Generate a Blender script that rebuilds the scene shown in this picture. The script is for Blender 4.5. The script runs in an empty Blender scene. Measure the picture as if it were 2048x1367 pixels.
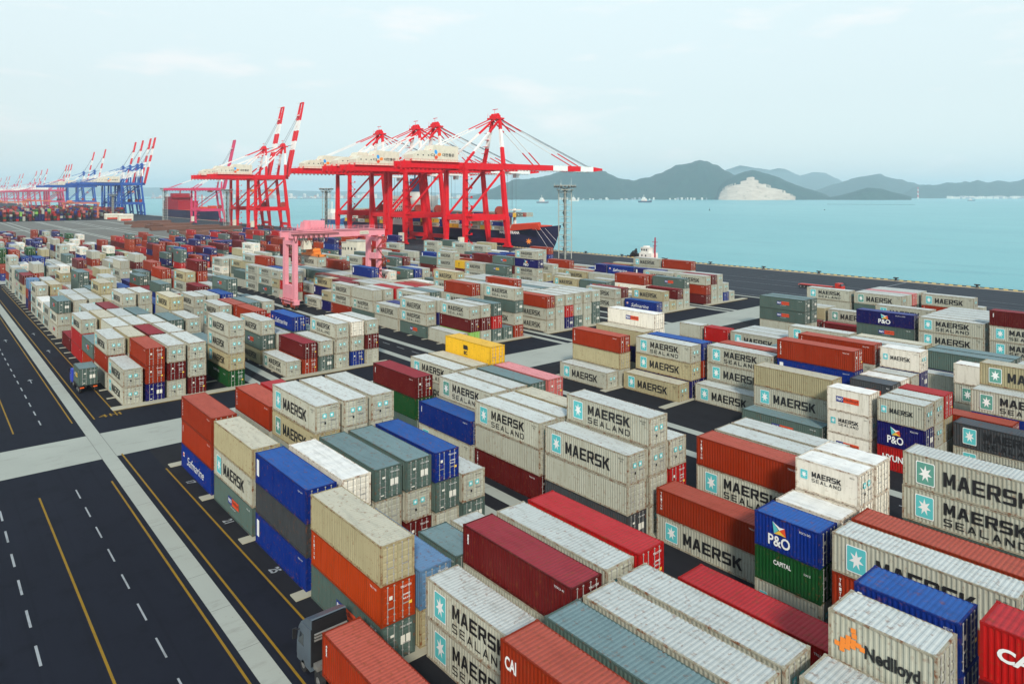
import bpy, bmesh, math, random
import numpy as np
from mathutils import Vector, Matrix
R = math.radians
random.seed(11)
C = bpy.context.scene.collection
SC = bpy.context.scene
# ------------------------------------------------------------------ camera, sky, sun, exposure
F, YAW, CAMH, CY = 1400.44, R(49.603), 32.96, 389.3          # calibrated against the photograph (2048 px wide)
cam = bpy.data.objects.new('camera', bpy.data.cameras.new('camera')); C.objects.link(cam); SC.camera = cam
cam.location = (0, 0, CAMH); cam.rotation_euler = (R(90), 0, YAW)
cam.data.sensor_width = 36; cam.data.lens = F / 2048 * 36
cam.data.shift_y = (CY - 683.5) / 2048; cam.data.clip_start = 0.5; cam.data.clip_end = 90000
RX, RY, FX, FY = math.cos(YAW), math.sin(YAW), -math.sin(YAW), math.cos(YAW)
def at(u, v, z=0.0):                                          # where the sight line through a photo pixel meets height z
    t = (z - CAMH) / ((CY - v) / F); a = (u - 1024) / F
    return ((FX + a * RX) * t, (FY + a * RY) * t)
def xat(u, Y):
    a = (u - 1024) / F; return Y * (FX + a * RX) / (FY + a * RY)
def far(u, v, D):                                             # point at distance D in front of the camera
    a = (u - 1024) / F; return ((FX + a * RX) * D, (FY + a * RY) * D, CAMH + (CY - v) * D / F)
SUN_EL, SUN_DIR = 33, Vector((0.80, -0.58, 0)).normalized()
SC.view_settings.view_transform = 'Standard'; SC.view_settings.look = 'None'
SC.view_settings.exposure = 0.55; SC.view_settings.gamma = 1.0
SC.cycles.volume_bounces = 3; SC.cycles.max_bounces = 8
w = bpy.data.worlds.new("World"); SC.world = w; w.use_nodes = True
nt = w.node_tree; N = nt.nodes; Lk = nt.links; N.clear()
sky = N.new('ShaderNodeTexSky'); sky.sky_type = 'NISHITA'; sky.sun_disc = False
sky.sun_elevation = R(SUN_EL); sky.sun_rotation = math.atan2(SUN_DIR.x, SUN_DIR.y)
sky.altitude = 30; sky.air_density = 1.0; sky.dust_density = 3.0; sky.ozone_density = 1.2
geo = N.new('ShaderNodeTexCoord'); sep = N.new('ShaderNodeSeparateXYZ'); Lk.new(geo.outputs['Generated'], sep.inputs[0])
ramp = N.new('ShaderNodeValToRGB'); Lk.new(sep.outputs['Z'], ramp.inputs[0])     # a thin, bright high overcast over the blue
e = ramp.color_ramp.elements; e[0].position = 0.0; e[0].color = (6.9, 7.6, 7.5, 1); e[1].position = 0.30; e[1].color = (6.8, 7.9, 7.95, 1)
m = e.new(0.13); m.color = (6.4, 7.3, 7.3, 1)
top = e.new(0.75); top.color = (3.0, 4.3, 5.6, 1)
mp = N.new('ShaderNodeMapping'); mp.inputs['Scale'].default_value = (3.0, 3.0, 13.0); Lk.new(geo.outputs['Generated'], mp.inputs[0])
cl = N.new('ShaderNodeTexNoise'); cl.inputs['Scale'].default_value = 1.7; cl.inputs['Detail'].default_value = 6; cl.inputs['Roughness'].default_value = .55; Lk.new(mp.outputs[0], cl.inputs['Vector'])
cr = N.new('ShaderNodeValToRGB'); Lk.new(cl.outputs[0], cr.inputs[0]); ce = cr.color_ramp.elements
ce[0].position = .56; ce[0].color = (0, 0, 0, 1); ce[1].position = .70; ce[1].color = (1, 1, 1, 1)
mx = N.new('ShaderNodeMix'); mx.data_type = 'RGBA'; mx.inputs[0].default_value = .84
Lk.new(sky.outputs[0], mx.inputs[6]); Lk.new(ramp.outputs[0], mx.inputs[7])
cf = N.new('ShaderNodeMath'); cf.operation = 'MULTIPLY'; cf.inputs[1].default_value = .5; Lk.new(cr.outputs[0], cf.inputs[0])
m2 = N.new('ShaderNodeMix'); m2.data_type = 'RGBA'; Lk.new(cf.outputs[0], m2.inputs[0]); Lk.new(mx.outputs[2], m2.inputs[6]); m2.inputs[7].default_value = (7.9, 7.6, 7.5, 1)
bg = N.new('ShaderNodeBackground'); bg.inputs[1].default_value = 0.095; Lk.new(m2.outputs[2], bg.inputs[0])
ow = N.new('ShaderNodeOutputWorld'); Lk.new(bg.outputs[0], ow.inputs[0])
sl = bpy.data.lights.new('sun', 'SUN'); sl.energy = 2.5; sl.angle = R(7); sl.color = (1.0, 0.93, 0.82)
so = bpy.data.objects.new('sun', sl); C.objects.link(so)
sd = Vector((SUN_DIR.x * math.cos(R(SUN_EL)), SUN_DIR.y * math.cos(R(SUN_EL)), math.sin(R(SUN_EL))))
so.rotation_euler = sd.to_track_quat('Z', 'Y').to_euler()

# ------------------------------------------------------------------ materials
def nodes(name):
    m = bpy.data.materials.new(name); m.use_nodes = True; n = m.node_tree.nodes; n.clear()
    o = n.new('ShaderNodeOutputMaterial'); p = n.new('ShaderNodeBsdfPrincipled'); m.node_tree.links.new(p.outputs[0], o.inputs[0])
    return m, n, m.node_tree.links, p
def mixc(n, l, fac, a, b, mode='MIX'):
    x = n.new('ShaderNodeMix'); x.data_type = 'RGBA'; x.blend_type = mode
    for s, v in ((0, fac), (6, a), (7, b)):
        if hasattr(v, 'is_output'): l.new(v, x.inputs[s])
        elif s == 0: x.inputs[0].default_value = v
        else: x.inputs[s].default_value = (*v[:3], 1)
    return x.outputs[2]
def noise(n, l, vec, scale, detail=3, rough=.55):
    t = n.new('ShaderNodeTexNoise'); t.inputs['Scale'].default_value = scale; t.inputs['Detail'].default_value = detail; t.inputs['Roughness'].default_value = rough
    if vec is not None: l.new(vec, t.inputs['Vector'])
    return t.outputs[0]
def thr(n, l, v, a, b, k=1.0):
    x = n.new('ShaderNodeMapRange'); x.inputs[1].default_value = a; x.inputs[2].default_value = b; x.inputs[4].default_value = k; l.new(v, x.inputs[0]); return x.outputs[0]
def mapping(n, l, src, scale, rnd=False):
    mpn = n.new('ShaderNodeMapping'); mpn.inputs['Scale'].default_value = scale; l.new(src, mpn.inputs[0])
    if rnd:
        oi = n.new('ShaderNodeObjectInfo'); mu = n.new('ShaderNodeMath'); mu.operation = 'MULTIPLY'; mu.inputs[1].default_value = 173.0
        l.new(oi.outputs['Random'], mu.inputs[0]); cb = n.new('ShaderNodeCombineXYZ')
        for i in range(3): l.new(mu.outputs[0], cb.inputs[i])
        l.new(cb.outputs[0], mpn.inputs['Location'])
    return mpn.outputs[0]
MATS = {}
def paint(name, rgb, rough=.55, dirt=.35, rust=.0, streak=(5, 5, .5), metal=0.0, dirtcol=(.09, .07, .045), world=False, vary=0.0):
    if name in MATS: return MATS[name]
    m, n, l, p = nodes(name); tc = n.new('ShaderNodeTexCoord')
    src = tc.outputs['Object']
    if world: g = n.new('ShaderNodeNewGeometry'); src = g.outputs['Position']
    col = rgb
    v = mapping(n, l, src, streak, not world)
    if vary:
        oi = n.new('ShaderNodeObjectInfo'); mr = n.new('ShaderNodeMapRange'); mr.inputs[3].default_value = 1 - vary; mr.inputs[4].default_value = 1 + vary; l.new(oi.outputs['Random'], mr.inputs[0])
        hs = n.new('ShaderNodeHueSaturation'); hs.inputs['Color'].default_value = (*rgb, 1); l.new(mr.outputs[0], hs.inputs['Value']); col = hs.outputs[0]
    if dirt: col = mixc(n, l, thr(n, l, noise(n, l, v, 1.0, 5, .62), .48, .82, dirt), col, dirtcol)
    v2 = mapping(n, l, src, (1, 1, 1), not world)
    col = mixc(n, l, thr(n, l, noise(n, l, v2, .55, 3), .35, .7, .16), col, tuple(min(1, c * 1.35 + .03) for c in rgb))
    if rust: col = mixc(n, l, thr(n, l, noise(n, l, v2, 2.6, 5, .7), .60 - .12 * rust, .66, min(1, rust + .2)), col, (.17, .055, .018))
    if hasattr(col, 'is_output'): l.new(col, p.inputs['Base Color'])
    else: p.inputs['Base Color'].default_value = (*rgb, 1)
    p.inputs['Roughness'].default_value = rough; p.inputs['Metallic'].default_value = metal; p.inputs['Specular IOR Level'].default_value = .14
    MATS[name] = m; return m
def flat(name, rgb, rough=.6, metal=0.0):
    if name in MATS: return MATS[name]
    m, n, l, p = nodes(name); p.inputs['Base Color'].default_value = (*rgb, 1); p.inputs['Roughness'].default_value = rough; p.inputs['Metallic'].default_value = metal
    MATS[name] = m; return m

# ------------------------------------------------------------------ mesh helpers
class MB:
    def __init__(s): s.v = []; s.f = []; s.m = []
    def add(s, vs, fs, mi=0):
        b = len(s.v); s.v += [tuple(x) for x in vs]; s.f += [tuple(b + i for i in q) for q in fs]; s.m += [mi] * len(fs)
    def box(s, x0, y0, z0, x1, y1, z1, mi=0):
        s.add([(x0, y0, z0), (x1, y0, z0), (x1, y1, z0), (x0, y1, z0), (x0, y0, z1), (x1, y0, z1), (x1, y1, z1), (x0, y1, z1)],
              [(0, 3, 2, 1), (4, 5, 6, 7), (0, 1, 5, 4), (1, 2, 6, 5), (2, 3, 7, 6), (3, 0, 4, 7)], mi)
    def bar(s, a, b, w0, w1=None, mi=0, h0=None, h1=None):     # tapered box bar from a to b
        a = Vector(a); b = Vector(b); d = (b - a).normalized(); up = Vector((0, 0, 1)) if abs(d.z) < .97 else Vector((1, 0, 0))
        x = d.cross(up).normalized(); y = x.cross(d).normalized(); w1 = w0 if w1 is None else w1; h0 = w0 if h0 is None else h0; h1 = (h0 * w1 / w0) if h1 is None else h1
        vs = [p + x * (sx * q / 2) + y * (sy * h / 2) for p, q, h in ((a, w0, h0), (b, w1, h1)) for sx, sy in ((-1, -1), (1, -1), (1, 1), (-1, 1))]
        s.add(vs, [(0, 1, 2, 3), (7, 6, 5, 4), (0, 4, 5, 1), (1, 5, 6, 2), (2, 6, 7, 3), (3, 7, 4, 0)], mi)
    def tube(s, a, b, r0, r1=None, n=8, mi=0):
        a = Vector(a); b = Vector(b); d = (b - a).normalized(); up = Vector((0, 0, 1)) if abs(d.z) < .97 else Vector((1, 0, 0))
        x = d.cross(up).normalized(); y = x.cross(d).normalized(); r1 = r0 if r1 is None else r1
        vs = [p + x * math.cos(2 * math.pi * i / n) * r + y * math.sin(2 * math.pi * i / n) * r for p, r in ((a, r0), (b, r1)) for i in range(n)]
        s.add(vs, [(i, (i + 1) % n, n + (i + 1) % n, n + i) for i in range(n)] + [tuple(range(n))[::-1], tuple(range(n, 2 * n))], mi)
    def prism(s, pts, axis, a0, a1, mi=0):                    # polygon pts in the other two axes, extruded along axis
        def mk(p, t): return {'x': (t, p[0], p[1]), 'y': (p[0], t, p[1]), 'z': (p[0], p[1], t)}[axis]
        n = len(pts); s.add([mk(p, a0) for p in pts] + [mk(p, a1) for p in pts],
              [tuple(range(n)), tuple(range(2 * n - 1, n - 1, -1))] + [(i, n + i, n + (i + 1) % n, (i + 1) % n) for i in range(n)], mi)
    def mesh(s, name, mats):
        me = bpy.data.meshes.new(name); me.from_pydata(s.v, [], s.f); me.update()
        for m in mats: me.materials.append(m)
        if len(mats) > 1: me.polygons.foreach_set('material_index', s.m)
        return me
    def build(s, name, mats, parent=None, loc=None):
        mats = mats if isinstance(mats, (list, tuple)) else [mats]
        return link(name, s.mesh(name, mats), parent, loc)
def link(name, me, parent=None, loc=None):
    o = bpy.data.objects.new(name, me); C.objects.link(o)
    if parent is not None: o.parent = parent
    if loc is not None: o.location = loc
    return o
def fixn(me):
    bm = bmesh.new(); bm.from_mesh(me); bmesh.ops.recalc_face_normals(bm, faces=bm.faces); bm.to_mesh(me); bm.free()
def thing(name, label, cat, loc=(0, 0, 0), group=None, rz=0):
    o = bpy.data.objects.new(name, None); C.objects.link(o); o.location = loc; o.rotation_euler.z = rz; o.empty_display_size = .5
    tag(o, label, cat, group); return o
def tag(o, label=None, cat=None, group=None, kind=None):
    if label: o['label'] = label
    if cat: o['category'] = cat
    if group: o['group'] = group
    if kind: o['kind'] = kind
    return o
def copy_tree(o, parent=None):
    c = o.copy(); C.objects.link(c); c.parent = parent
    for ch in list(o.children): copy_tree(ch, c)
    return c

# ------------------------------------------------------------------ lettering
FONTC = {}
def glyphs(txt, bold=0.0, shear=0.0, space=1.0):              # triangles of a word, origin at its lower left, cap height 1
    k = (txt, bold, shear, space)
    if k in FONTC: return FONTC[k]
    cu = bpy.data.curves.new('lettering', 'FONT'); cu.body = txt; cu.offset = bold; cu.shear = shear; cu.space_character = space; cu.resolution_u = 3; cu.fill_mode = 'BOTH'
    ob = bpy.data.objects.new('lettering', cu); C.objects.link(ob); dg = bpy.context.evaluated_depsgraph_get(); me = ob.evaluated_get(dg).to_mesh()
    v = np.array([x.co[:2] for x in me.vertices]); f = [tuple(p.vertices) for p in me.polygons]
    ob.evaluated_get(dg).to_mesh_clear(); bpy.data.objects.remove(ob); bpy.data.curves.remove(cu)
    lo = v.min(0); hi = v.max(0); v = (v - lo) / (hi - lo)
    FONTC[k] = (v, f); return FONTC[k]
def put_text(mb, txt, o, ax, ay, wdt, hgt, mi=0, bold=0.02, shear=0, space=1.0):
    v, f = glyphs(txt, bold, shear, space); o = Vector(o); ax = Vector(ax); ay = Vector(ay)
    mb.add([o + ax * (a * wdt) + ay * (b * hgt) for a, b in v], f, mi)
def block_letter(c, t, u):                                    # square-cut capitals in a unit box, stroke t across and u up
    h = .5; k = {
    'M': [[(0, 0), (t, 0), (t, .62), (.5 - t * .4, .18), (.5 + t * .4, .18), (1 - t, .62), (1 - t, 0), (1, 0), (1, 1), (1 - t * 1.05, 1), (.5, .44), (t * 1.05, 1), (0, 1)]],
    'A': [[(0, 0), (t, 0), (t + .08, .22), (.5, .22), (.5, .22 + u), (.30 + t * .45, .22 + u), (.5, .80), (.5, 1), (.5 - t * .65, 1)], [(1, 0), (.5 + t * .65, 1), (.5, 1), (.5, .80), (.70 - t * .45, .22 + u), (.5, .22 + u), (.5, .22), (1 - t - .08, .22), (1 - t, 0)]],
    'E': [[(0, 0), (1, 0), (1, u), (t, u), (t, h - u / 2), (.9, h - u / 2), (.9, h + u / 2), (t, h + u / 2), (t, 1 - u), (1, 1 - u), (1, 1), (0, 1)]],
    'R': [[(0, 0), (t, 0), (t, 1), (0, 1)], [(t, 1 - u), (1 - t, 1 - u), (1 - t, .38 + u), (t, .38 + u), (t, .38), (.5, .38), (1 - t, 0), (1.04, 0), (.76, .38), (.92, .40), (1, .5), (1, .9), (.9, 1), (t, 1)]],
    'S': [[(0, 0), (.9, 0), (1, .1), (1, h), (.9, h + u / 2), (t, h + u / 2), (t, 1 - u), (1, 1 - u), (1, 1), (.1, 1), (0, .9), (0, h), (.1, h - u / 2), (1 - t, h - u / 2), (1 - t, u), (0, u)]],
    'K': [[(0, 0), (t, 0), (t, .34), (t + .10, .42), (1 - t * 1.1, 0), (1.05, 0), (.42 + t * .7, .58), (1.02, 1), (1 - t * 1.2, 1), (t, .58), (t, 1), (0, 1)]],
    'L': [[(0, 0), (1, 0), (1, u), (t, u), (t, 1), (0, 1)]],
    'N': [[(0, 0), (t, 0), (t, .66), (1 - t, 0), (1, 0), (1, 1), (1 - t, 1), (1 - t, .34), (t, 1), (0, 1)]],
    'D': [[(0, 0), (.5, 0), (.5, u), (t, u), (t, 1 - u), (.5, 1 - u), (.5, 1), (0, 1)], [(.5, 0), (.82, 0), (1, .18), (1, .82), (.82, 1), (.5, 1), (.5, 1 - u), (1 - t, 1 - u), (1 - t, u), (.5, u)]]}
    return k[c]
def put_block(mb, txt, o, ax, ay, wdt, hgt, mi=0, t=.26, gap=.16):
    o = Vector(o); ax = Vector(ax); ay = Vector(ay); n = len(txt); lw = wdt / (n + gap * (n - 1)); tt = t; uu = t * lw / hgt * .85
    for i, c in enumerate(txt):
        for poly in block_letter(c, tt, min(.24, uu)): mb.add([o + ax * (i * lw * (1 + gap) + a * lw) + ay * (b * hgt) for a, b in poly], [tuple(range(len(poly)))], mi)
def put_poly(mb, pts, o, ax, ay, mi=0):
    o = Vector(o); ax = Vector(ax); ay = Vector(ay); mb.add([o + ax * a + ay * b for a, b in pts], [tuple(range(len(pts)))], mi)
def star7(cx, cy, r, r2=.42):
    out = []
    for i in range(14):
        q = math.pi / 2 + i * math.pi / 7; k = r if i % 2 == 0 else r * r2; out.append((cx + k * math.cos(q), cy + k * math.sin(q)))
    return out
def rrect(x0, y0, x1, y1, r):
    out = []
    for cx, cy, a0 in ((x1 - r, y0 + r, -90), (x1 - r, y1 - r, 0), (x0 + r, y1 - r, 90), (x0 + r, y0 + r, 180)):
        for i in range(4): q = R(a0 + 30 * i); out.append((cx + r * math.cos(q), cy + r * math.sin(q)))
    return out

HAZE = 0.00009
STACKS = [
(0,1,0,0,2,2832,937,532,527),
(0,1,0,2,2,2832,317,7,102),
(0,1,0,4,2,2832,972,402,972),
(0,1,0,6,2,2832,317,627,102),
(0,1,0,10,2,2832,0,525,562),
(0,1,1,0,2,2832,0,301),
(0,1,1,2,2,2832,0,301),
(0,1,1,6,2,2832,102,1102),
(0,1,1,4,2,2832,5,400,202),
(0,1,1,8,2,2832,12,12),
(0,1,1,10,2,2832,5,0,317),
(0,1,2,0,2,2832,0,11,527),
(0,1,2,2,2,2832,5,1,107,7),
(0,1,2,4,2,2832,315,2,317),
(0,1,2,7,1,2832,300,317),
(0,1,2,8,2,2832,315,2,832),
(0,1,2,10,2,2832,0,5,2),
(0,1,3,0,2,2832,5,0,726),
(0,1,3,2,2,2832,0,315,6,7),
(0,1,3,4,2,2832,802,7,317),
(0,1,3,7,1,2832,0,2),
(0,1,3,8,2,2832,300,0,7),
(0,1,3,10,2,2832,5,100,7),
(0,1,4,2,2,2832,0,5,1,7),
(0,1,4,4,2,2832,2,317,937),
(0,1,4,8,2,2832,0,800,727),
(0,1,4,12,1,2680,300,0,10,52),
(0,1,5,4,2,2832,317,7),
(0,1,5,10,2,3100,5,727),
(0,1,5,12,1,2750,0,400,942,972),
(0,1,5,13,1,2900,500,300,831,762),
(0,1,3,12,1,2832,970,300,2),
(0,2,0,0,2,2832,301,1202,832),
(0,2,0,2,2,2832,7,932),
(0,2,0,4,2,2832,827,2,12),
(0,2,0,6,2,2832,402,2,7),
(0,2,0,10,1,2650,7,1247,942),
(0,2,0,11,2,2832,1,527,7),
(0,2,1,2,2,2832,0,6,12),
(0,2,1,4,2,2832,0,5,2),
(0,2,1,6,2,2832,7,2,7,12),
(0,2,1,8,2,2500,7,527),
(0,2,1,10,1,2650,0,300,202),
(0,2,1,11,2,2832,0,5,527),
(0,2,2,0,2,2832,0,6,12),
(0,2,2,2,2,2832,300,5,7),
(0,2,2,4,2,2832,5,100,102),
(0,2,2,6,2,2832,315,727,7),
(0,2,2,10,1,2650,0,5,202,212),
(0,2,3,0,2,2832,0,10,102),
(0,2,3,2,2,2832,0,5,317),
(0,2,3,8,2,2832,5,12,527),
(0,2,3,10,1,2650,300,200,202,202),
(0,2,4,0,2,2700,315,0,526,1467),
(0,2,4,2,2,2832,5,300,1527),
(0,2,4,8,2,2832,0,5,7),
(0,2,4,11,2,2832,5,302,12,7),
(0,2,5,8,2,2832,0,5,2),
(0,2,5,11,2,2832,0,5,525),
(0,3,0,0,2,2832,7),
(0,3,0,6,2,2832,317),
(0,3,0,8,1,2832,217,212,217),
(0,3,0,9,1,2832,757,1042,7),
(0,3,1,0,2,2832,1,102,527),
(0,3,1,2,2,2832,107),
(0,3,1,6,2,2832,1,7,102),
(0,3,1,9,1,2832,1,7,7),
(0,3,2,2,2,2832,1072,107,12),
(0,3,2,4,2,2832,7),
(0,3,2,6,2,2832,0,5),
(0,3,2,8,1,2832,0,300,417),
(0,3,2,9,1,2832,1,102,727),
(0,3,2,10,2,2832,7,412),
(0,3,3,0,2,2832,1,1011,102),
(0,3,3,2,2,2832,1071,526,972),
(0,3,3,4,2,2832,1,7,12),
(0,3,3,6,2,2832,0,300,972,527),
(0,3,3,8,1,2832,0,970,202),
(0,3,4,0,2,2832,0,5,201,217),
(0,3,4,4,2,2832,0,300,527),
(0,3,4,8,1,2832,0,1000,2),
(0,3,4,10,2,2832,0,971,12),
(0,3,5,6,2,2832,0,315,6,527),
(0,3,5,8,1,2832,5,300,1071,207),
(0,3,5,10,2,2832,0,5,1,107),
(0,4,0,9,2,2832,1,7,202),
(0,4,1,4,2,2832,0,316),
(0,4,1,6,2,2832,5,0,316),
(0,4,2,6,2,2832,5,0,7),
(0,4,2,8,2,2832,0,1021,317),
(0,4,3,0,1,2832,1,2),
(0,4,3,1,1,2832,301,727),
(0,4,3,2,2,2832,0,7),
(0,4,3,4,2,2832,0,300,7),
(0,4,3,6,2,2832,0,5,102),
(0,4,3,8,2,2832,300,0,317),
(0,4,4,2,2,2832,300,1),
(0,4,4,4,2,2832,0,315),
(0,4,5,2,2,2832,5,1),
(0,4,5,4,2,2832,0,5),
(0,4,4,11,2,2832,0,5,0),
(0,5,0,4,2,2832,0,317,1042),
(0,5,0,6,2,2832,0,7,12),
(0,5,0,8,2,2832,1,12,12,832),
(0,5,1,0,2,2832,2,317,317),
(0,5,1,6,2,2832,0,6,7),
(0,5,2,0,2,2832,1,301,317),
(0,5,2,6,2,2832,100,5,6),
(0,5,3,0,2,2832,826),
(0,5,3,2,2,2832,827),
(0,5,3,6,2,2832,100,0,6),
(0,5,4,2,2,2832,1,7),
(0,5,4,4,2,2832,0,0),
(0,5,4,6,2,2832,0,0,6),
(0,5,3,4,2,2832,300,5,7),
(0,5,5,6,2,2832,0,0,6),
(0,5,4,0,2,2832,6,101),
(0,5,5,0,2,2832,300,6),
(0,6,0,0,2,2832,300,2,12),
(0,6,0,2,2,2832,300,301,7),
(0,6,1,2,2,2832,0,301,1),
(0,6,2,2,2,2832,0,801,1526),
(0,6,3,2,2,2832,0,301,1),
(1,1,0,0,2,2832,7,7),
(1,1,1,0,2,2832,1072,527,527),
(1,1,2,0,2,2832,7,802,7),
(1,1,3,0,2,2832,827,7,7),
(1,1,5,0,2,2832,1247,107,7,7),
(1,1,0,2,2,2832,2,527,7),
(1,1,1,2,2,2832,0,6,107),
(1,1,2,2,2,2832,5,0,827),
(1,1,3,2,2,2832,100,0,7),
(1,1,4,2,2,2832,0,825),
(1,1,0,4,2,2832,527,317),
(1,1,1,4,2,2832,5,0,2),
(1,1,2,4,2,2832,300,5,2),
(1,1,3,4,2,2832,0,5,2),
(1,1,4,4,2,2832,0,800,317),
(1,1,5,4,2,2832,300,1,7),
(1,1,0,6,2,2832,726,726,7),
(1,1,1,6,2,2832,0,800,107),
(1,1,2,6,2,2832,5,0,6),
(1,1,3,6,2,2832,0,0,316),
(1,1,5,6,2,2832,1000,525,1,107),
(1,1,0,8,2,2832,827),
(1,1,1,8,2,2832,0,5,6),
(1,1,2,8,2,2832,5,0,826),
(1,1,3,8,2,2832,100,0,6,7),
(1,1,4,8,2,2832,0,0,6,7),
(1,1,0,11,2,2832,17,7,317),
(1,1,1,11,2,2832,0,6,2),
(1,1,2,11,2,2832,0,0,6),
(1,1,3,12,2,2832,0,5,101,107),
(1,1,0,13,2,2832,6,6),
(1,1,1,13,2,2832,0,5,6),
(1,1,2,13,2,2832,300,0,6),
(1,1,0,17,2,2832,6,6,7),
(1,1,1,17,2,2832,0,101,107),
(1,1,3,17,2,2832,0,6,301,317),
(1,1,0,19,1,2832,826,1071),
(1,1,0,20,1,2832,1071,526,1171),
(1,1,0,22,2,2832,6,106,871),
(1,1,0,24,2,2832,6,16,316),
(1,1,0,27,2,2832,6,6,6),
(1,1,3,22,2,2832,0,6,107),
(1,1,3,26,2,2832,0,6,6),
(1,1,4,26,2,2832,0,0,206),
(1,1,5,10,2,2832,825,0,971),
(1,1,5,12,2,2832,0,825),
(1,2,0,0,2,2832,12),
(1,2,1,0,2,2832,527,827),
(1,2,2,0,2,2832,317,7),
(1,2,3,0,2,2832,7,7,12),
(1,2,4,0,2,2832,972,7,202),
(1,2,5,0,2,2832,2,827,7),
(1,2,0,2,2,2832,107,317,7),
(1,2,1,2,2,2832,1,1),
(1,2,2,2,2,2832,0,301,937),
(1,2,0,6,2,2832,1,6,7),
(1,2,1,4,2,2832,0,5,527),
(1,2,1,6,2,2832,5,0,526),
(1,2,2,6,2,2832,0,300,316),
(1,2,3,6,2,2832,0,726,7),
(1,2,0,12,2,2832,525,5),
(1,2,1,12,2,2832,1070,826),
(1,2,2,12,2,2832,0,0,826),
(1,2,3,12,2,2832,0,105,6),
(1,2,0,9,2,2832,1,6,7),
(1,2,1,9,2,2832,525,0,1),
(1,2,3,10,2,2832,0,0,301,317),
(1,2,2,9,2,2832,0,5,971),
(1,2,1,16,2,2832,0,5,1,527),
(1,2,2,14,2,2832,0,1,6,107),
(1,2,4,20,2,2832,525,315),
(1,3,0,0,2,2832,2),
(1,3,1,0,2,2832,1326,827,12),
(1,3,2,0,2,2832,6,826,7),
(1,3,3,0,2,2832,301,726,317),
(1,3,4,0,2,2832,316),
(1,3,5,0,2,2832,526,7,302,12),
(1,3,0,2,2,2832,317,12,7),
(1,3,1,2,2,2832,301,1071,6),
(1,3,4,2,2,2832,0,5,6,527),
(1,3,5,2,2,2832,0,0,6,6),
(1,3,0,4,2,2832,2,7),
(1,3,2,4,2,2832,0,6,7),
(1,3,3,4,2,2832,0,0,316),
(1,3,4,4,2,2832,0,5,6),
(1,3,5,4,2,2832,0,5,106),
(1,3,0,6,2,2832,301,12,2),
(1,3,1,6,2,2832,0,6,7),
(1,3,2,6,2,2832,0,1,726),
(1,3,3,6,2,2832,0,0,6),
(1,3,4,6,2,2832,0,0,726),
(1,3,5,6,2,2832,0,525,526),
(1,3,0,8,2,2832,526,12,7),
(1,3,2,8,2,2832,0,0,6),
(1,3,3,8,2,2832,0,0,6),
(1,3,4,8,2,2832,0,0,101),
(1,3,0,10,1,2832,1071,106),
(1,3,1,9,2,2832,0,935,826),
(1,3,0,11,2,2832,12),
(1,3,2,10,2,2832,0,0,826),
(1,3,1,11,2,2832,1,1071,107),
(1,3,0,14,2,2832,2,727,7),
(1,3,0,16,1,2832,6,106,6),
(1,3,0,17,2,2832,316,6,11),
(1,3,0,19,2,2832,6,6,11),
(1,3,1,19,2,2832,0,525,526,527),
(1,4,0,0,2,2832,7,7,527),
(1,4,1,0,2,2832,1,6,7),
(1,4,2,0,2,2832,1071,726,7),
(1,4,3,0,2,2832,316,6,7),
(1,4,4,0,2,2832,6,6,7),
(1,4,5,0,2,2832,301,316,6),
(1,4,0,2,2,2832,0,5,5,527),
(1,4,1,2,2,2832,0,5,6),
(1,4,2,2,2,2832,0,5,1),
(1,4,3,2,2,2832,0,5,301),
(1,4,4,2,2,2832,0,5,1),
(1,4,5,2,2,2832,0,5,1),
(1,4,0,4,2,2832,0,5,5),
(1,4,1,4,2,2832,0,5,0),
(1,4,2,4,2,2832,0,5,301),
(1,4,0,6,2,2832,0,0,6,107),
(1,4,5,4,2,2832,0,5,1),
(1,4,2,12,2,2832,0,301,317),
(1,5,1,0,2,2832,937),
(1,5,2,0,2,2832,6,107),
(1,5,3,0,2,2832,106),
(1,5,4,0,2,2832,6,827),
(1,5,5,0,2,2832,6,6,317),
(1,5,0,2,2,2832,7,7),
(1,5,1,2,2,2832,1,826),
(1,5,3,4,2,2832,0,317),
(1,5,4,2,2,2832,1,251,527),
(1,5,5,2,2,2832,0,1,526),
(1,5,0,10,2,2832,0,321,322),
(1,5,0,12,2,2832,0,6,7),
(1,5,0,14,1,2832,0,801,1466),
(1,5,0,15,2,2832,0,6,6,7),
(1,5,1,8,2,2832,0,11,12,1042,12),
(1,5,1,10,2,2832,0,1,826,317),
(1,5,4,9,1,2832,971,106),
(1,5,5,8,1,2832,5,6),
(1,5,3,6,2,2832,525,107),
(1,6,0,0,2,2832,827,527,7),
(1,6,1,0,2,2832,6,6,826),
(1,6,2,0,2,2832,6,6,6),
(1,6,3,0,2,2832,971,6),
(1,6,4,0,2,2832,6),
(1,6,3,2,2,2832,0,0,1,527),
(1,6,3,4,2,2832,0,0,1,7),
(1,6,1,3,2,2832,0,0,1071),
(1,6,1,5,2,2832,0,301,937),
(1,6,0,2,2,2832,0,5,6),
(1,6,1,7,1,2832,0,6,1071),
(1,6,0,8,2,2832,525,107),
(1,6,4,2,2,2832,5,525),
(1,6,5,10,2,2832,0,6),
(1,6,2,13,2,2832,0,0,1,11),
(1,6,2,21,2,2832,0,0,1,6),
(1,6,2,16,2,2832,0,315),
(1,1,0,15,2,2832,6,206),
(1,1,0,29,2,2832,6,526,1,6),
(1,1,1,15,2,2832,205,526),
(1,1,1,19,2,2832,5,10,6),
(1,1,1,23,2,2832,0,100,526,1),
(1,1,1,29,2,2832,0,970,206),
(1,1,2,19,2,2832,100,526),
(1,1,2,27,2,2832,315,316,301,971),
(1,1,3,10,2,2832,5,5,101),
(1,1,3,14,2,2832,100,825,301),
(1,1,3,19,2,2832,300,1),
(1,1,3,24,2,2832,10,826),
(1,1,3,28,2,2832,970,5,1),
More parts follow.
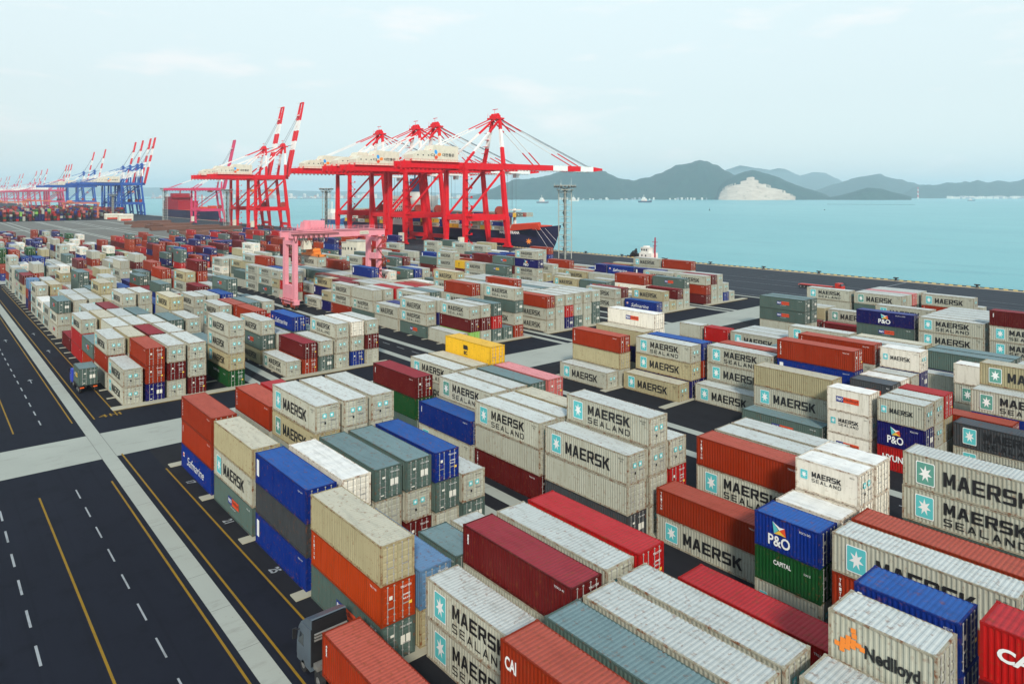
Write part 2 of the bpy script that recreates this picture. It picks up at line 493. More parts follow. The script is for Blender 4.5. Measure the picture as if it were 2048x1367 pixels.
(1,1,4,14,2,2832,0,105,101,6),
(1,1,4,16,2,2832,205,300,316),
(1,1,4,28,2,2832,0,205,6),
(1,1,4,30,2,2832,5,5,1),
(1,1,5,2,2,2832,301,301),
(1,1,5,8,2,2832,970,1070,971),
(1,1,5,14,2,2832,315,105,971),
(1,1,5,16,2,2832,0,525,6),
(1,1,5,18,2,2832,205,5,526,101),
(1,1,5,20,2,2832,5,105,526),
(1,1,5,22,2,2832,205,205,526),
(1,1,5,24,2,2832,10,0,11,826),
(1,1,5,26,2,2832,300,5,6),
(1,1,5,28,2,2832,970,105,1,301),
(1,1,5,30,2,2832,300,5,11,6,11),
(1,2,0,14,2,2832,5,971,302),
(1,2,0,16,2,2832,5,826),
(1,2,0,18,2,2832,0,526,317),
(1,2,0,20,2,2832,825,1071),
(1,2,0,22,2,2832,0,1,6,2),
(1,2,0,24,2,2832,1070,1),
(1,2,0,26,2,2832,300,1),
(1,2,0,30,2,2832,525,1,526,1),
(1,2,1,14,2,2832,0,6),
(1,2,1,18,2,2832,315,106),
(1,2,1,20,2,2832,0,5,301),
(1,2,1,26,2,2832,1070,1,6),
(1,2,1,28,2,2832,0,0,1),
(1,2,1,30,2,2832,315,526),
(1,2,2,4,2,2832,970,6),
(1,2,2,16,2,2832,5,6,526),
(1,2,2,20,2,2832,0,106,1071,526),
(1,2,2,24,2,2832,105,206),
(1,2,2,28,2,2832,1070,315,6),
(1,2,2,30,2,2832,525,5,1),
(1,2,3,2,2,2832,0,301),
(1,2,3,14,2,2832,10,0,526,526,827),
(1,2,3,18,2,2832,1070,5,826),
(1,2,3,26,2,2832,525,106,826,1),
(1,2,3,30,2,2832,0,525,6),
(1,2,4,4,2,2832,5,1071),
(1,2,4,10,2,2832,105,6),
(1,2,4,28,2,2832,0,825,301),
(1,2,5,10,2,2832,205,316),
(1,2,5,16,2,2832,10,525,6),
(1,2,5,30,2,2832,5,10,6),
(1,3,0,21,2,2832,1,301),
(1,3,0,25,2,2832,6,206,11),
(1,3,1,4,2,2832,5,1071),
(1,3,1,13,2,2832,526,6),
(1,3,1,15,2,2832,970,106,6),
(1,3,1,17,2,2832,10,1070,971),
(1,3,1,21,2,2832,5,971,101,6),
(1,3,1,23,2,2832,1,316,106),
(1,3,1,25,2,2832,101,1,6),
(1,3,2,12,2,2832,970,100,526),
(1,3,2,16,2,2832,5,971,6),
(1,3,2,18,2,2832,1070,105,826,1),
(1,3,2,24,2,2832,525,105,6),
(1,3,2,26,2,2832,970,825,6),
(1,3,3,12,2,2832,315,825,6),
(1,3,3,14,2,2832,100,106,301),
(1,3,3,16,2,2832,825,6,301),
(1,3,3,18,2,2832,105,5,6),
(1,3,3,22,2,2832,525,525,315,1),
(1,3,3,24,2,2832,525,5,825,206,206),
(1,3,3,26,2,2832,525,1070,1,101),
(1,3,4,10,2,2832,205,0,1,972),
(1,3,4,12,2,2832,105,825,11),
(1,3,4,14,2,2832,205,825,6),
(1,3,4,16,2,2832,970,205,11),
(1,3,4,18,2,2832,315,1070,526),
(1,3,4,20,2,2832,315,205,6),
(1,3,5,12,2,2832,1070,525,101),
(1,3,5,14,2,2832,5,0,6,527),
(1,3,5,16,2,2832,970,5,6,826),
(1,3,5,26,2,2832,100,0,105,526),
(1,4,0,10,2,2832,825,106),
(1,4,0,12,2,2832,5,5,207),
(1,4,0,16,2,2832,10,205,11),
(1,4,0,20,2,2832,525,5,106),
(1,4,0,22,2,2832,970,6),
(1,4,0,24,2,2832,525,300,826),
(1,4,1,8,2,2832,0,101),
(1,4,1,10,2,2832,105,101),
(1,4,1,14,2,2832,0,10,971,527),
(1,4,1,16,2,2832,825,5,1,6),
(1,4,1,22,2,2832,5,6,1,316),
(1,4,1,24,2,2832,525,1071),
(1,4,2,8,2,2832,5,6),
(1,4,2,10,2,2832,5,206),
(1,4,2,14,2,2832,100,525,6),
(1,4,2,18,2,2832,970,5,526),
(1,4,2,24,2,2832,300,106,316,6),
(1,4,3,6,2,2832,5,5,11),
(1,4,3,12,2,2832,970,1,971),
(1,4,3,14,2,2832,100,0,11,317),
(1,4,4,4,2,2832,970,1070,1),
(1,4,4,6,2,2832,525,1070,11),
(1,4,4,8,2,2832,5,100,101),
(1,4,4,10,2,2832,105,301),
(1,4,4,12,2,2832,0,11,11),
(1,4,4,14,2,2832,0,315,5,826),
(1,4,4,18,2,2832,970,10,1070,301),
(1,4,4,20,2,2832,0,0,6),
(1,4,4,22,2,2832,0,1070,106),
(1,4,4,24,2,2832,300,0,6),
(1,4,5,6,2,2832,0,5,1),
(1,4,5,10,2,2832,5,315,526),
(1,4,5,14,2,2832,970,205,971),
(1,5,0,17,2,2832,6,826,301),
(1,5,0,19,2,2832,205,1),
(1,5,0,21,2,2832,825,5,301),
(1,5,0,23,2,2832,0,526,1),
(1,5,1,12,2,2832,970,315,6,827),
(1,5,1,24,2,2832,5,315,6),
(1,5,2,2,2,2832,101),
(1,5,2,14,2,2832,5,1070,526),
(1,5,2,16,2,2832,5,5,1),
(1,5,2,22,2,2832,5,6),
(1,5,3,2,2,2832,6),
(1,5,3,8,2,2832,1),
(1,5,3,20,2,2832,5,1),
(1,5,3,22,2,2832,315,826,1),
(1,5,3,24,2,2832,105,5,526,6),
(1,5,4,20,2,2832,5,0,971),
(1,5,5,4,2,2832,0,1),
(1,5,5,9,2,2832,1071,6,6),
(1,5,5,15,2,2832,1070,525,971),
(1,5,5,17,2,2832,205,5,826),
(1,6,0,6,2,2832,970,1),
(1,6,0,10,2,2832,5,101),
(1,6,0,12,2,2832,970,205,6),
(1,6,0,18,2,2832,5,5,316),
(1,6,1,8,2,2832,525,526),
(1,6,1,10,2,2832,0,6,527),
(1,6,1,14,2,2832,315,0,826),
(1,6,1,16,2,2832,205,970,971),
(1,6,1,18,2,2832,5,5,526,11),
(1,6,1,22,2,2832,0,0,6),
(1,6,1,24,2,2832,300,0,6,6),
(1,6,2,2,2,2832,5,5,6),
(1,6,2,6,2,2832,205,5,826),
(1,6,2,8,2,2832,0,1),
(1,6,2,10,2,2832,5,101),
(1,6,3,10,2,2832,970,526),
(1,6,3,16,2,2832,5,300,971),
(1,6,3,18,2,2832,205,825,1),
(1,6,4,6,2,2832,825,0,101),
(1,6,4,8,2,2832,10,971),
(1,6,4,12,2,2832,825,826),
(1,6,4,18,2,2832,105,525,206),
(1,6,4,24,2,2832,970,970,6,301),
(1,6,5,14,2,2832,10,315,971,526),
(1,6,5,16,2,2832,105,5,1),
(1,6,5,20,2,2832,825,0,0,101),
(0,3,3,9,2,2832,11,527),
(0,4,0,3,2,2832,525,11),
(0,4,0,7,2,2832,6),
(0,4,1,8,2,2832,826,2),
(0,4,2,10,2,2832,205,0,1),
(0,6,3,4,2,2832,0,526,7),
(0,6,4,2,2,2832,105,525,11),
(0,6,5,4,2,2832,205,6),
(2,1,0,0,2,2832,971,501),
(2,1,0,2,2,2832,970,825,1246,1246),
(2,1,1,0,2,2832,525,0,1001,501),
(2,1,1,2,2,2832,105,1245,105,1001),
(2,1,1,10,2,2832,205,1000,500,6),
(2,1,1,12,2,2832,500,500,970,501),
(2,1,2,0,2,2832,500,0,971),
(2,1,2,2,2,2832,970,1070,1),
(2,1,2,4,2,2832,1245,100,101),
(2,1,2,6,2,2832,5,1070,5,1),
(2,1,2,8,2,2832,525,205,1000,1071),
(2,1,2,10,2,2832,825,800,206),
(2,1,2,14,2,2832,205,970,971,501),
(2,1,2,18,2,2832,100,205,100,101),
(2,1,2,20,2,2832,1000,5,1245,526),
(2,1,3,2,2,2832,800,1245,971,1246),
(2,1,3,4,2,2832,970,525,801),
(2,1,3,6,2,2832,1000,500,206),
(2,1,3,8,2,2832,1000,825,1000,206),
(2,1,3,18,2,2832,1245,0,1000,801),
(2,1,3,22,2,2832,1000,0,525,801),
(2,1,4,0,2,2832,1070,525,1001,101),
(2,1,4,4,2,2832,800,1245,971),
(2,1,4,12,2,2832,800,205,526),
(2,1,4,18,2,2832,825,1000,101),
(2,1,4,20,2,2832,105,1000,101),
(2,1,4,22,2,2832,1000,970,1000,1001),
(2,1,4,24,2,2832,800,525,1245,6),
(2,1,4,28,2,2832,525,100,825,1071),
(2,1,5,8,2,2832,5,525,826,1001),
(2,1,5,12,2,2832,825,1070,206,1071),
(2,1,5,14,2,2832,525,825,101,106),
(2,1,5,18,2,2832,205,205,500,801),
(2,1,5,22,2,2832,0,825,801),
(2,1,5,24,2,2832,1000,1000,971),
(2,1,5,26,2,2832,5,970,825,826),
(2,1,5,28,2,2832,0,970,1070,801),
(2,2,0,0,2,2832,500,100,971,206),
(2,2,0,4,2,2832,5,1000,826,206),
(2,2,0,6,2,2832,970,5,1245,101),
(2,2,0,10,2,2832,826,1,826),
(2,2,0,12,2,2832,106,1,971,1),
(2,2,0,14,2,2832,1245,1070,1),
(2,2,0,16,2,2832,800,1),
(2,2,0,18,2,2832,5,826),
(2,2,0,20,2,2832,105,101),
(2,2,0,22,2,2832,800,500,1071),
(2,2,0,24,2,2832,800,1070,826),
(2,2,1,2,2,2832,500,100,970,801),
(2,2,1,14,2,2832,205,970,800,526),
(2,2,1,24,2,2832,825,826,526),
(2,2,1,30,2,2832,970,0,501,526),
(2,2,2,0,2,2832,1000,826,101),
(2,2,2,4,2,2832,970,105,5,6),
(2,2,2,10,2,2832,100,525,6,206),
(2,2,2,16,2,2832,100,100,6),
(2,2,2,24,2,2832,5,205,1),
(2,2,2,26,2,2832,105,800,526,6),
(2,2,2,28,2,2832,1245,0,106,1001),
(2,2,2,30,2,2832,970,205,1246),
(2,2,3,0,2,2832,100,500,1246,206),
(2,2,3,2,2,2832,1245,100,801),
(2,2,3,18,2,2832,5,825,1246),
(2,2,3,24,2,2832,100,100,501,1001),
(2,2,4,0,2,2832,5,525,826),
(2,2,4,2,2,2832,5,100,1001),
(2,2,4,16,2,2832,205,105,526),
(2,2,4,20,2,2832,1000,1070,501,1246),
(2,2,4,22,2,2832,105,525,1001),
(2,2,4,26,2,2832,1245,1000,1246),
(2,2,4,28,2,2832,825,0,1070,826),
(2,2,5,0,2,2832,100,0,106),
(2,2,5,2,2,2832,100,105,1246),
(2,2,5,8,2,2832,0,1245,826,501),
(2,2,5,10,2,2832,500,1070,1001),
(2,2,5,12,2,2832,5,205,206),
(2,2,5,18,2,2832,500,205,501,206),
(2,2,5,20,2,2832,800,105,1001),
(2,2,5,22,2,2832,1245,1000,1),
(2,2,5,30,2,2832,105,1000,1246),
(2,3,0,0,2,2832,771,301,316),
(2,3,0,4,2,2832,1071,301),
(2,3,0,6,2,2832,501,526,501),
(2,3,0,8,2,2832,501,1071,826),
(2,3,0,10,2,2832,526,771),
(2,3,0,12,2,2832,1071,626),
(2,3,0,16,2,2832,526,626,626,316),
(2,3,0,18,2,2832,501,801),
(2,3,0,20,2,2832,771,801,771),
(2,3,0,22,2,2832,526,801,626),
(2,3,1,2,2,2832,1070,525,971),
(2,3,1,4,2,2832,501,826,316),
(2,3,1,10,2,2832,770,800,1071,316),
(2,3,1,12,2,2832,525,801,526),
(2,3,1,14,2,2832,625,1071),
(2,3,1,16,2,2832,800,501,501),
(2,3,2,0,2,2832,1070,526),
(2,3,2,10,2,2832,500,771,526),
(2,3,2,14,2,2832,970,970,501,526),
(2,3,2,18,2,2832,770,800,301),
(2,3,2,22,2,2832,770,500,771),
(2,3,3,0,2,2832,771,1071),
(2,3,3,4,2,2832,771,971,771),
(2,3,3,8,2,2832,970,1070,526),
(2,3,3,10,2,2832,770,1071,801),
(2,3,3,18,2,2832,525,525,826,526),
(2,3,3,20,2,2832,625,825,771),
(2,3,4,0,2,2832,826,626,1071),
(2,3,4,2,2,2832,970,1071,826),
(2,3,4,4,2,2832,825,301,526,1071),
(2,3,4,8,2,2832,1070,625,301),
(2,3,4,12,2,2832,825,825,1071),
(2,3,4,16,2,2832,970,625,1071),
(2,3,5,0,2,2832,525,501),
(2,3,5,2,2,2832,800,625,771),
(2,3,5,4,2,2832,1070,315,301),
(2,4,0,0,2,2832,970,300,801,801),
(2,4,0,4,2,2832,800,301,801),
(2,4,0,6,2,2832,525,770,801),
(2,4,0,10,2,2832,800,770,526,1071),
(2,4,0,16,2,2832,1070,300,1071),
(2,4,0,18,2,2832,315,770,626),
(2,4,0,22,2,2832,625,1071),
(2,4,1,10,2,2832,770,770,301),
(2,4,1,16,2,2832,500,1071),
(2,4,1,20,2,2832,825,315,626,316),
(2,4,1,22,2,2832,800,801),
(2,4,2,0,2,2832,525,800,625,301),
(2,4,2,8,2,2832,300,800,1071),
(2,4,2,10,2,2832,1070,770,526),
(2,4,2,14,2,2832,315,970,801),
(2,4,2,16,2,2832,315,970,526),
(2,4,2,20,2,2832,1070,525,316),
(2,4,3,6,2,2832,1071,771),
(2,4,3,8,2,2832,1070,1070,1071),
(2,4,3,10,2,2832,1070,970,771),
(2,4,3,14,2,2832,770,770,971),
(2,4,3,20,2,2832,500,1071),
(2,4,4,2,2,2832,825,770,801),
(2,4,4,8,2,2832,525,525,1071),
(2,4,4,10,2,2832,800,525,771,301),
(2,4,4,20,2,2832,800,315,526,771),
(2,4,5,0,2,2832,970,316,526),
(2,4,5,8,2,2832,1070,1070,315,826),
(2,4,5,10,2,2832,500,300,626),
(2,4,5,14,2,2832,825,770,971,771),
(2,4,5,16,2,2832,525,525,1071),
(2,5,0,8,2,2832,801,826,501),
(2,5,0,10,2,2832,500,501,526),
(2,5,0,14,2,2832,826,626),
(2,5,0,18,2,2832,1070,1071),
(2,5,0,22,2,2832,500,526,826),
(2,5,0,28,2,2832,800,771,1071),
(2,5,1,0,2,2832,1070,316,971,1071),
(2,5,1,2,2,2832,770,316,626),
(2,5,1,6,2,2832,526,801,771,301),
(2,5,1,8,2,2832,316,301,771,801),
(2,5,1,12,2,2832,770,971),
(2,5,1,16,2,2832,500,971,301,771),
(2,5,1,18,2,2832,300,501,771,526),
(2,5,1,20,2,2832,500,1070,971),
(2,5,1,22,2,2832,315,525,526),
(2,5,1,26,2,2832,770,315,826),
(2,5,1,28,2,2832,315,825,301),
(2,5,2,0,2,2832,770,1071),
(2,5,2,4,2,2832,500,826),
(2,5,2,6,2,2832,625,826,301,501),
(2,5,2,8,2,2832,1070,825,1070,316),
(2,5,2,12,2,2832,300,1070,526),
(2,5,2,14,2,2832,1070,801,801),
(2,5,2,16,2,2832,625,316,301,301),
(2,5,2,18,2,2832,970,770,770,826),
(2,5,2,22,2,2832,770,770,526),
(2,5,2,24,2,2832,800,800,501),
(2,5,2,28,2,2832,500,625,771),
(2,5,3,0,2,2832,526,501),
(2,5,3,2,2,2832,1070,525,826),
(2,5,3,6,2,2832,500,970,826,1071),
(2,5,3,12,2,2832,1070,825,501),
(2,5,3,14,2,2832,500,525,316,771),
(2,5,3,22,2,2832,1070,300,301,1071),
(2,5,4,0,2,2832,800,1071,826,626),
(2,5,4,2,2,2832,800,826),
(2,5,4,6,2,2832,625,825,1071,301),
(2,5,4,18,2,2832,770,500,526,1071),
(2,5,5,0,2,2832,1070,316,771),
(2,5,5,2,2,2832,525,971),
(2,5,5,14,2,2832,315,770,801),
(2,5,5,28,2,2832,500,315,316),
(2,6,0,2,2,2832,770,526),
(2,6,1,0,2,2832,501,526,771,771),
(2,6,1,2,2,2832,1070,626),
(2,6,1,18,2,2832,800,825,301),
(2,6,2,6,2,2832,1070,770,1071,771),
(2,6,2,8,2,2832,1070,826),
(2,6,2,12,2,2832,1070,970,1071),
(2,6,2,18,2,2832,300,525,1071,1071),
(2,6,2,26,2,2832,300,1070,316,826),
(2,6,3,0,2,2832,525,525,1071),
(2,6,3,4,2,2832,1070,526,626),
(2,6,3,8,2,2832,825,801),
(2,6,3,14,2,2832,770,770,526),
(2,6,3,16,2,2832,1070,500,526,316),
(2,6,3,18,2,2832,825,770,771,771),
(2,6,3,24,2,2832,770,525,1071),
(2,6,3,26,2,2832,625,770,626),
(2,6,4,0,2,2832,970,770,826,1071),
(2,6,4,6,2,2832,770,1070,1071,771),
(2,6,4,10,2,2832,770,526,301),
(2,6,5,4,2,2832,315,525,1071,1071),
]
# ------------------------------------------------------------------ the yard's ground
BLK = [24.59, 50.77, 88.82, 115.05, 153.64, 180.5]; PITCH, CW, HT = 3.213, 2.76, 2.832
XE, XW, KP, CL = -91.87, -122.45, 6.115, {2: 11.35, 1: 5.3}
def asphalt(name, rgb, wear=.5):
    m, n, l, p = nodes(name); g = n.new('ShaderNodeNewGeometry'); pos = g.outputs['Position']
    a = thr(n, l, noise(n, l, mapping(n, l, pos, (.05, .3, 1)), 1.0, 6, .6), .40, .72, .55)      # long tyre-worn bands along the lanes
    col = mixc(n, l, a, rgb, tuple(c * 1.5 for c in rgb))
    b = thr(n, l, noise(n, l, mapping(n, l, pos, (.35, .35, 1)), 1.0, 6, .65), .52, .75, wear)
    col = mixc(n, l, b, col, tuple(c * .55 for c in rgb))
    tr = thr(n, l, noise(n, l, mapping(n, l, pos, (.022, 1.9, 1)), 1.0, 3, .5), .58, .70, .35)   # dark tyre tracks
    col = mixc(n, l, tr, col, tuple(c * .5 for c in rgb))
    c = thr(n, l, noise(n, l, mapping(n, l, pos, (9, 9, 1)), 1.0, 2), .35, .75, .3); col = mixc(n, l, c, col, tuple(x * 1.3 for x in rgb))
    l.new(col, p.inputs['Base Color']); p.inputs['Roughness'].default_value = .9; p.inputs['Specular IOR Level'].default_value = .15
    bp = n.new('ShaderNodeBump'); bp.inputs['Strength'].default_value = .25; bp.inputs['Distance'].default_value = .02
    l.new(noise(n, l, mapping(n, l, pos, (14, 14, 14)), 1.0, 3), bp.inputs['Height']); l.new(bp.outputs[0], p.inputs['Normal']); return m
def concrete(name, rgb, scale=1.0):
    m, n, l, p = nodes(name); g = n.new('ShaderNodeNewGeometry'); pos = g.outputs['Position']
    col = mixc(n, l, thr(n, l, noise(n, l, mapping(n, l, pos, (.12 * scale, .12 * scale, 1)), 1.0, 5), .35, .7, .5), rgb, tuple(c * .78 for c in rgb))
    col = mixc(n, l, thr(n, l, noise(n, l, mapping(n, l, pos, (.8, .25, 1)), 1.0, 6, .7), .55, .75, .45), col, (.16, .155, .13))
    col = mixc(n, l, thr(n, l, noise(n, l, mapping(n, l, pos, (3, 3, 1)), 1.0, 4, .7), .66, .74, .5), col, (.10, .095, .08))
    l.new(col, p.inputs['Base Color']); p.inputs['Roughness'].default_value = .8; return m
ASPH = asphalt('asphalt', (.0095, .0115, .019), .8); YARD = asphalt('yard asphalt', (.014, .0145, .018), .8); OLD = asphalt('old yard asphalt', (.15, .148, .13))
CONC = concrete('pale concrete', (.36, .38, .33)); KERB = concrete('kerb concrete', (.40, .38, .29)); COPE = concrete('coping', (.45, .38, .27))
YEL = paint('yellow road paint', (.26, .15, .01), .7, .6, 0, (.8, 3, 1), world=True, dirtcol=(.06, .055, .05)); WHT = paint('white road paint', (.30, .32, .33), .7, .7, 0, (.8, 2, 1), world=True, dirtcol=(.08, .08, .08))
QY = 286.5
g = MB(); g.add([(-7000, -900, 0), (160, -900, 0), (160, QY, 0), (-7000, QY, 0)], [(0, 1, 2, 3)]); g.box(-7000, QY - 2, -6, 160, QY, -.02)
tag(g.build('ground', ASPH), kind='structure')
def sheet(name, rects, mat, z):
    mb = MB()
    for x0, y0, x1, y1 in rects: mb.add([(x0, y0, z), (x1, y0, z), (x1, y1, z), (x0, y1, z)], [(0, 1, 2, 3)])
    return tag(mb.build(name, mat), kind='structure')
sheet('yard_pavement', [(-99.2, 22.9, 160, 208), (-318, 22.9, -119.5, 208), (-560, 22.9, -331, 208)], YARD, .004)
sheet('open_yard_pavement', [(-1030, -200, -560, 236), (-560, -200, -331, -30)], OLD, .004)
# pale concrete: lanes crossing the yard, and the crane runways along it
cross = [(-110.6, -60, -99.7, 207.2), (-331, -60, -318, 207.2), (-568, -60, -560.1, 207), (-781, -60, -774, 207), (-1030, -60, -1022, 207)]
run = []
for y in (18.5, 45.3, 48.8, 75.2, 82.3, 109.6, 113.0, 140.4, 147.4, 174.6, 178.0, 205.6):
    for x0, x1 in ((-99.7, 160), (-318, -110.6), (-560, -331), (-1030, -560)): run.append((x0, y - .8, x1, y + .8))
sheet('cross_lane_pavement', cross, CONC, .008); sheet('runway_pavement', run, CONC, .010)
mb = MB()                                                       # joints in the crossing slabs
for y in (17.7, 19.3): mb.box(-110.6, y - .03, .010, -99.7, y + .03, .013)
for x in np.arange(-318, 20, 6.2):
    if not -110.6 < x < -99.7: mb.box(x, 17.7, .011, x + .04, 19.3, .0135)
tag(mb.build('pavement_joint', flat('joint', (.13, .13, .12))), kind='structure')
# low kerb sleepers under the stacks' ends
mb = MB()
for b, y0 in enumerate(BLK):
    ye = y0 + 5 * PITCH + CW
    a, c = (y0 - 1.15, ye + .3) if b % 2 == 0 else (y0 - .3, ye + 1.15)
    for k in range(0, 17, 2):
        x = XE + KP * k; mb.box(x - .55, a, 0, x + .65, c, .10)
    for k in range(1, 32): x = XW - KP * k; mb.box(x - .3, a, 0, x + .3, c, .08)
    mb.box(XW - .2, a - .6, 0, XW + 1.6, c + .6, .12)
    for k in range(0, 20): x = -330.8 - 12.23 * k; mb.box(x - .3, a, 0, x + .3, c, .08)
tag(mb.build('kerb', KERB), kind='structure')
# road paint
yl = []; wl = []
for x0, x1 in ((-91.3, 60), (-305, -118)):
    for y in (22.95, 19.95, 17.15, 10.2): yl.append((x0 if y != 19.95 or x0 < -100 else -100.2, y - .09, x1, y + .09))
    yl.append((x0, 1.5 - .09, x1, 1.5 + .09))
for x in np.arange(-91.2, 40, 5.72):
    wl.append((x, 13.6 - .07, x + 2.9, 13.6 + .07)); wl.append((x + 1, 6.65 - .09, x + 3.9, 6.65 + .09))
for x in np.arange(-300, -118, 5.72): wl.append((x, 13.6 - .09, x + 2.6, 13.6 + .09)); wl.append((x, 6.65 - .09, x + 2.6, 6.65 + .09))
for (bx0, bx1, s) in ((XW + 1.75, XW + 1.95, 0),):
    for b, y0 in enumerate(BLK): yl.append((bx0, y0 - 1.5, bx1, y0 + 20))
for y in (79.5, 144.0): wl += [(x, y - .08, x + 3, y + .08) for x in np.arange(-300, 20, 6)]
sheet('road_marking', wl, WHT, .0145); sheet('yellow_road_marking', yl, YEL, .015)
mb = MB()
for x, y in ((-141, 21.2), (-176, 21.3), (-150, 15.4), (-152, 8.6), (-200, 21.2), (-195, 15.4)):                       # lane arrows pointing away down the lanes
    mb.add([(x, y - .07, .017), (x + 2.2, y - .07, .017), (x + 2.2, y + .07, .017), (x, y + .07, .017), (x - 1.0, y, .017), (x, y - .45, .017), (x, y + .45, .017)], [(0, 1, 2, 3), (4, 5, 6)])
for s, x in (('17', -81.9), ('21', -69.3), ('25', -57.2)): put_text(mb, s, (x - 3.6, 23.55, .017), (1, 0, 0), (0, 1, 0), .85, .95, 0, .03)
tag(mb.build('arrow_marking', WHT), kind='structure')
mb = MB(); put_text(mb, '4H', (-118.2, 20.6, .018), (0, 1, 0), (-1, 0, 0), 3.0, 1.5, 0, 0); tag(mb.build('bay_marking', YEL), kind='structure')
# quay apron: rails, lines, coping and its striped edge
ap = [(-1100, y - .12, 160, y + .12) for y in (209.5, 222, 239.5, 252.5)] + [(-104.5, 252.6, -104.1, 283)] + [(-640, 252.6, -639.6, 283)]
ap += [(x, y, x + 2.0, y + .15) for x in (-98, -95, -92, -150) for y in (257, 262, 267, 272, 277)] + [(-152, 213 + i * 3, -149, 213.2 + i * 3) for i in range(4)]
sheet('apron_marking', ap, WHT, .012)
sheet('crane_rail', [(-1500, y - d - .1, 160, y - d + .1) for y in (245, 278) for d in (-.6, .6)] + [(-1500, y - .15, 160, y + .15) for y in (228, 233, 257, 262, 267, 272)], flat('rail groove', (.022, .022, .026)), .009)
sheet('apron_pavement', [(-2600, 208, 160, QY - 2.6)], asphalt('apron asphalt', (.034, .041, .050), .5), .006)
mb = MB(); mb.box(-2600, QY - 2.6, 0, 160, QY - .1, .14); tag(mb.build('quay_coping', COPE), kind='structure')
mb = MB(); mk = MB()
for i, x in enumerate(np.arange(-420, 20, 1.4)): (mb if i % 2 else mk).box(x, QY - .42, .14, x + 1.4, QY - .14, .44)
tag(mb.build('quay_edge_kerb', flat('edge yellow', (.55, .36, .03))), kind='structure'); tag(mk.build('quay_edge_kerb', flat('edge black', (.02, .02, .02))), kind='structure')
DARK = flat('black iron', (.012, .012, .014), .5)
def bollard_mesh():
    b = MB(); b.tube((0, 0, 0), (0, 0, .12), .95, .9, 14); b.tube((0, 0, .12), (0, 0, .85), .62, .42, 14); b.tube((0, 0, .85), (0, 0, 1.2), .5, .78, 14); b.box(-1.1, -.42, .86, 1.1, .42, 1.25); return b.mesh('bollard', [DARK])
bme = bollard_mesh(); 
for i, x in enumerate((-271.5, -245.2, -218, -190.8, -163.6, -138.7, -108.7, -81.8)):
    o = link('bollard', bme, None, (x, QY - 1.3, .14)); o.scale = (.8, .8, 1.0)
    tag(o, ['black iron bollard on the quay coping beside the ship bow and light tower', 'black iron bollard on the quay coping between light tower and tug', 'black iron bollard on the quay coping just before the tug', 'black iron bollard on the quay coping first past the tug stern',
            'black iron bollard on the quay coping second past the tug', 'black iron bollard on the quay coping straight behind the red flatbed trailer', 'black iron bollard on the quay coping near the white line crossing the apron', 'black iron bollard nearest the end of the visible quay coping'][i], 'bollard', 'bollards along the quay edge')
# ------------------------------------------------------------------ containers
BASE = dict(g=(.38, .385, .315), t=(.36, .32, .19), w=(.74, .70, .60), s=(.075, .115, .10), d=(.045, .05, .055), o=(.25, .022, .004), O=(.34, .036, .004), r=(.38, .006, .006),
            m=(.095, .005, .005), b=(.002, .020, .17), n=(.005, .005, .085), B=(.10, .20, .33), G=(.006, .062, .014), l=(.22, .45, .08), y=(.68, .40, .02), p=(.47, .12, .11))
WORD = dict(g='light grey', t='dirty beige', w='smooth white', s='slate grey-green', d='dark charcoal', o='rusty orange', O='bright orange', r='bright red', m='dark maroon', b='royal blue', n='deep navy', B='pale blue', G='dark green', l='lime green', y='mustard yellow', p='faded pink')
MWORD = {'M': 'star-logo', 'S': 'double-line-logo', '.': 'plain', 'N': 'blue-and-red-badge', 'Y': 'blue-and-yellow-badge', 'R': 'upright-lettered', 'E': 'small-lettered', 'A': 'white-script', 'P': 'flag-logo', 'C': 'white-lettered', 'D': 'orange-arrow', 'H': 'white-worded', 'I': 'white-initialled', 'K': 'black-initialled', 'Z': 'white-patched'}
def body_mat(c):
    g = c in 'gtw'
    return paint('steel ' + c, BASE[c], .5, .60 if g else .45, .22 if c != 'w' else .05, (3.2, 3.2, .35), dirtcol=(.20, .17, .10) if g else tuple(x * .45 for x in BASE[c]), vary=.13)
def roof_mat(c):
    r = BASE[c]; faded_skylit = {'o': (.36, .075, .05), 'O': (.40, .10, .04), 'm': (.23, .025, .035), 'r': (.38, .025, .03), 'g': (.46, .49, .47), 't': (.46, .44, .35), 'w': (.78, .77, .72), 's': (.14, .21, .22), 'd': (.075, .09, .105), 'b': (.02, .085, .30), 'B': (.13, .24, .40), 'n': (.06, .08, .24), 'G': (.06, .18, .09), 'y': (.62, .38, .06), 'p': (.55, .22, .23), 'l': (.3, .5, .15)}[c]  # weather-faded roof paint, with the sky's pale reflection mixed into the colour
    return paint('roof ' + c, faded_skylit, .6, .62, .34 if c not in 'w' else .08, (.5, 2.6, 1), dirtcol=tuple(x * .5 for x in faded_skylit) if c not in 'gtw' else (.22, .22, .19), vary=.10)
def frame_mat(c):
    g = c in 'gtw'; r = BASE[c]
    return paint('frame ' + c, tuple(a * .72 + b * .28 for a, b in zip(r, (.22, .13, .05))) if g else tuple(x * .8 for x in r), .6, .65, .85 if g else .45, (2, 2, 2), dirtcol=(.13, .095, .035) if g else tuple(x * .4 for x in r))
ROD = paint('galvanised rod', (.42, .42, .40), .4, .4, .3, metal=.3)
CYAN = flat('cyan logo', (.10, .50, .52), .5); WHITE = flat('white lettering', (.82, .82, .80), .5); BLACK = flat('black lettering', (.012, .012, .014), .5); PB = flat('badge blue', (.015, .03, .22), .5)
NR = flat('badge red', (.72, .075, .02), .5); ORG = flat('logo orange', (.85, .24, .03), .5); YB = flat('badge yellow', (.80, .50, .06), .5); CYG = flat('faded green logo', (.10, .30, .24), .5); PAT = flat('paper label', (.7, .68, .6), .6)
LM = [CYAN, WHITE, BLACK, PB, NR, ORG, YB, CYG, PAT]                      # material slots of a marking
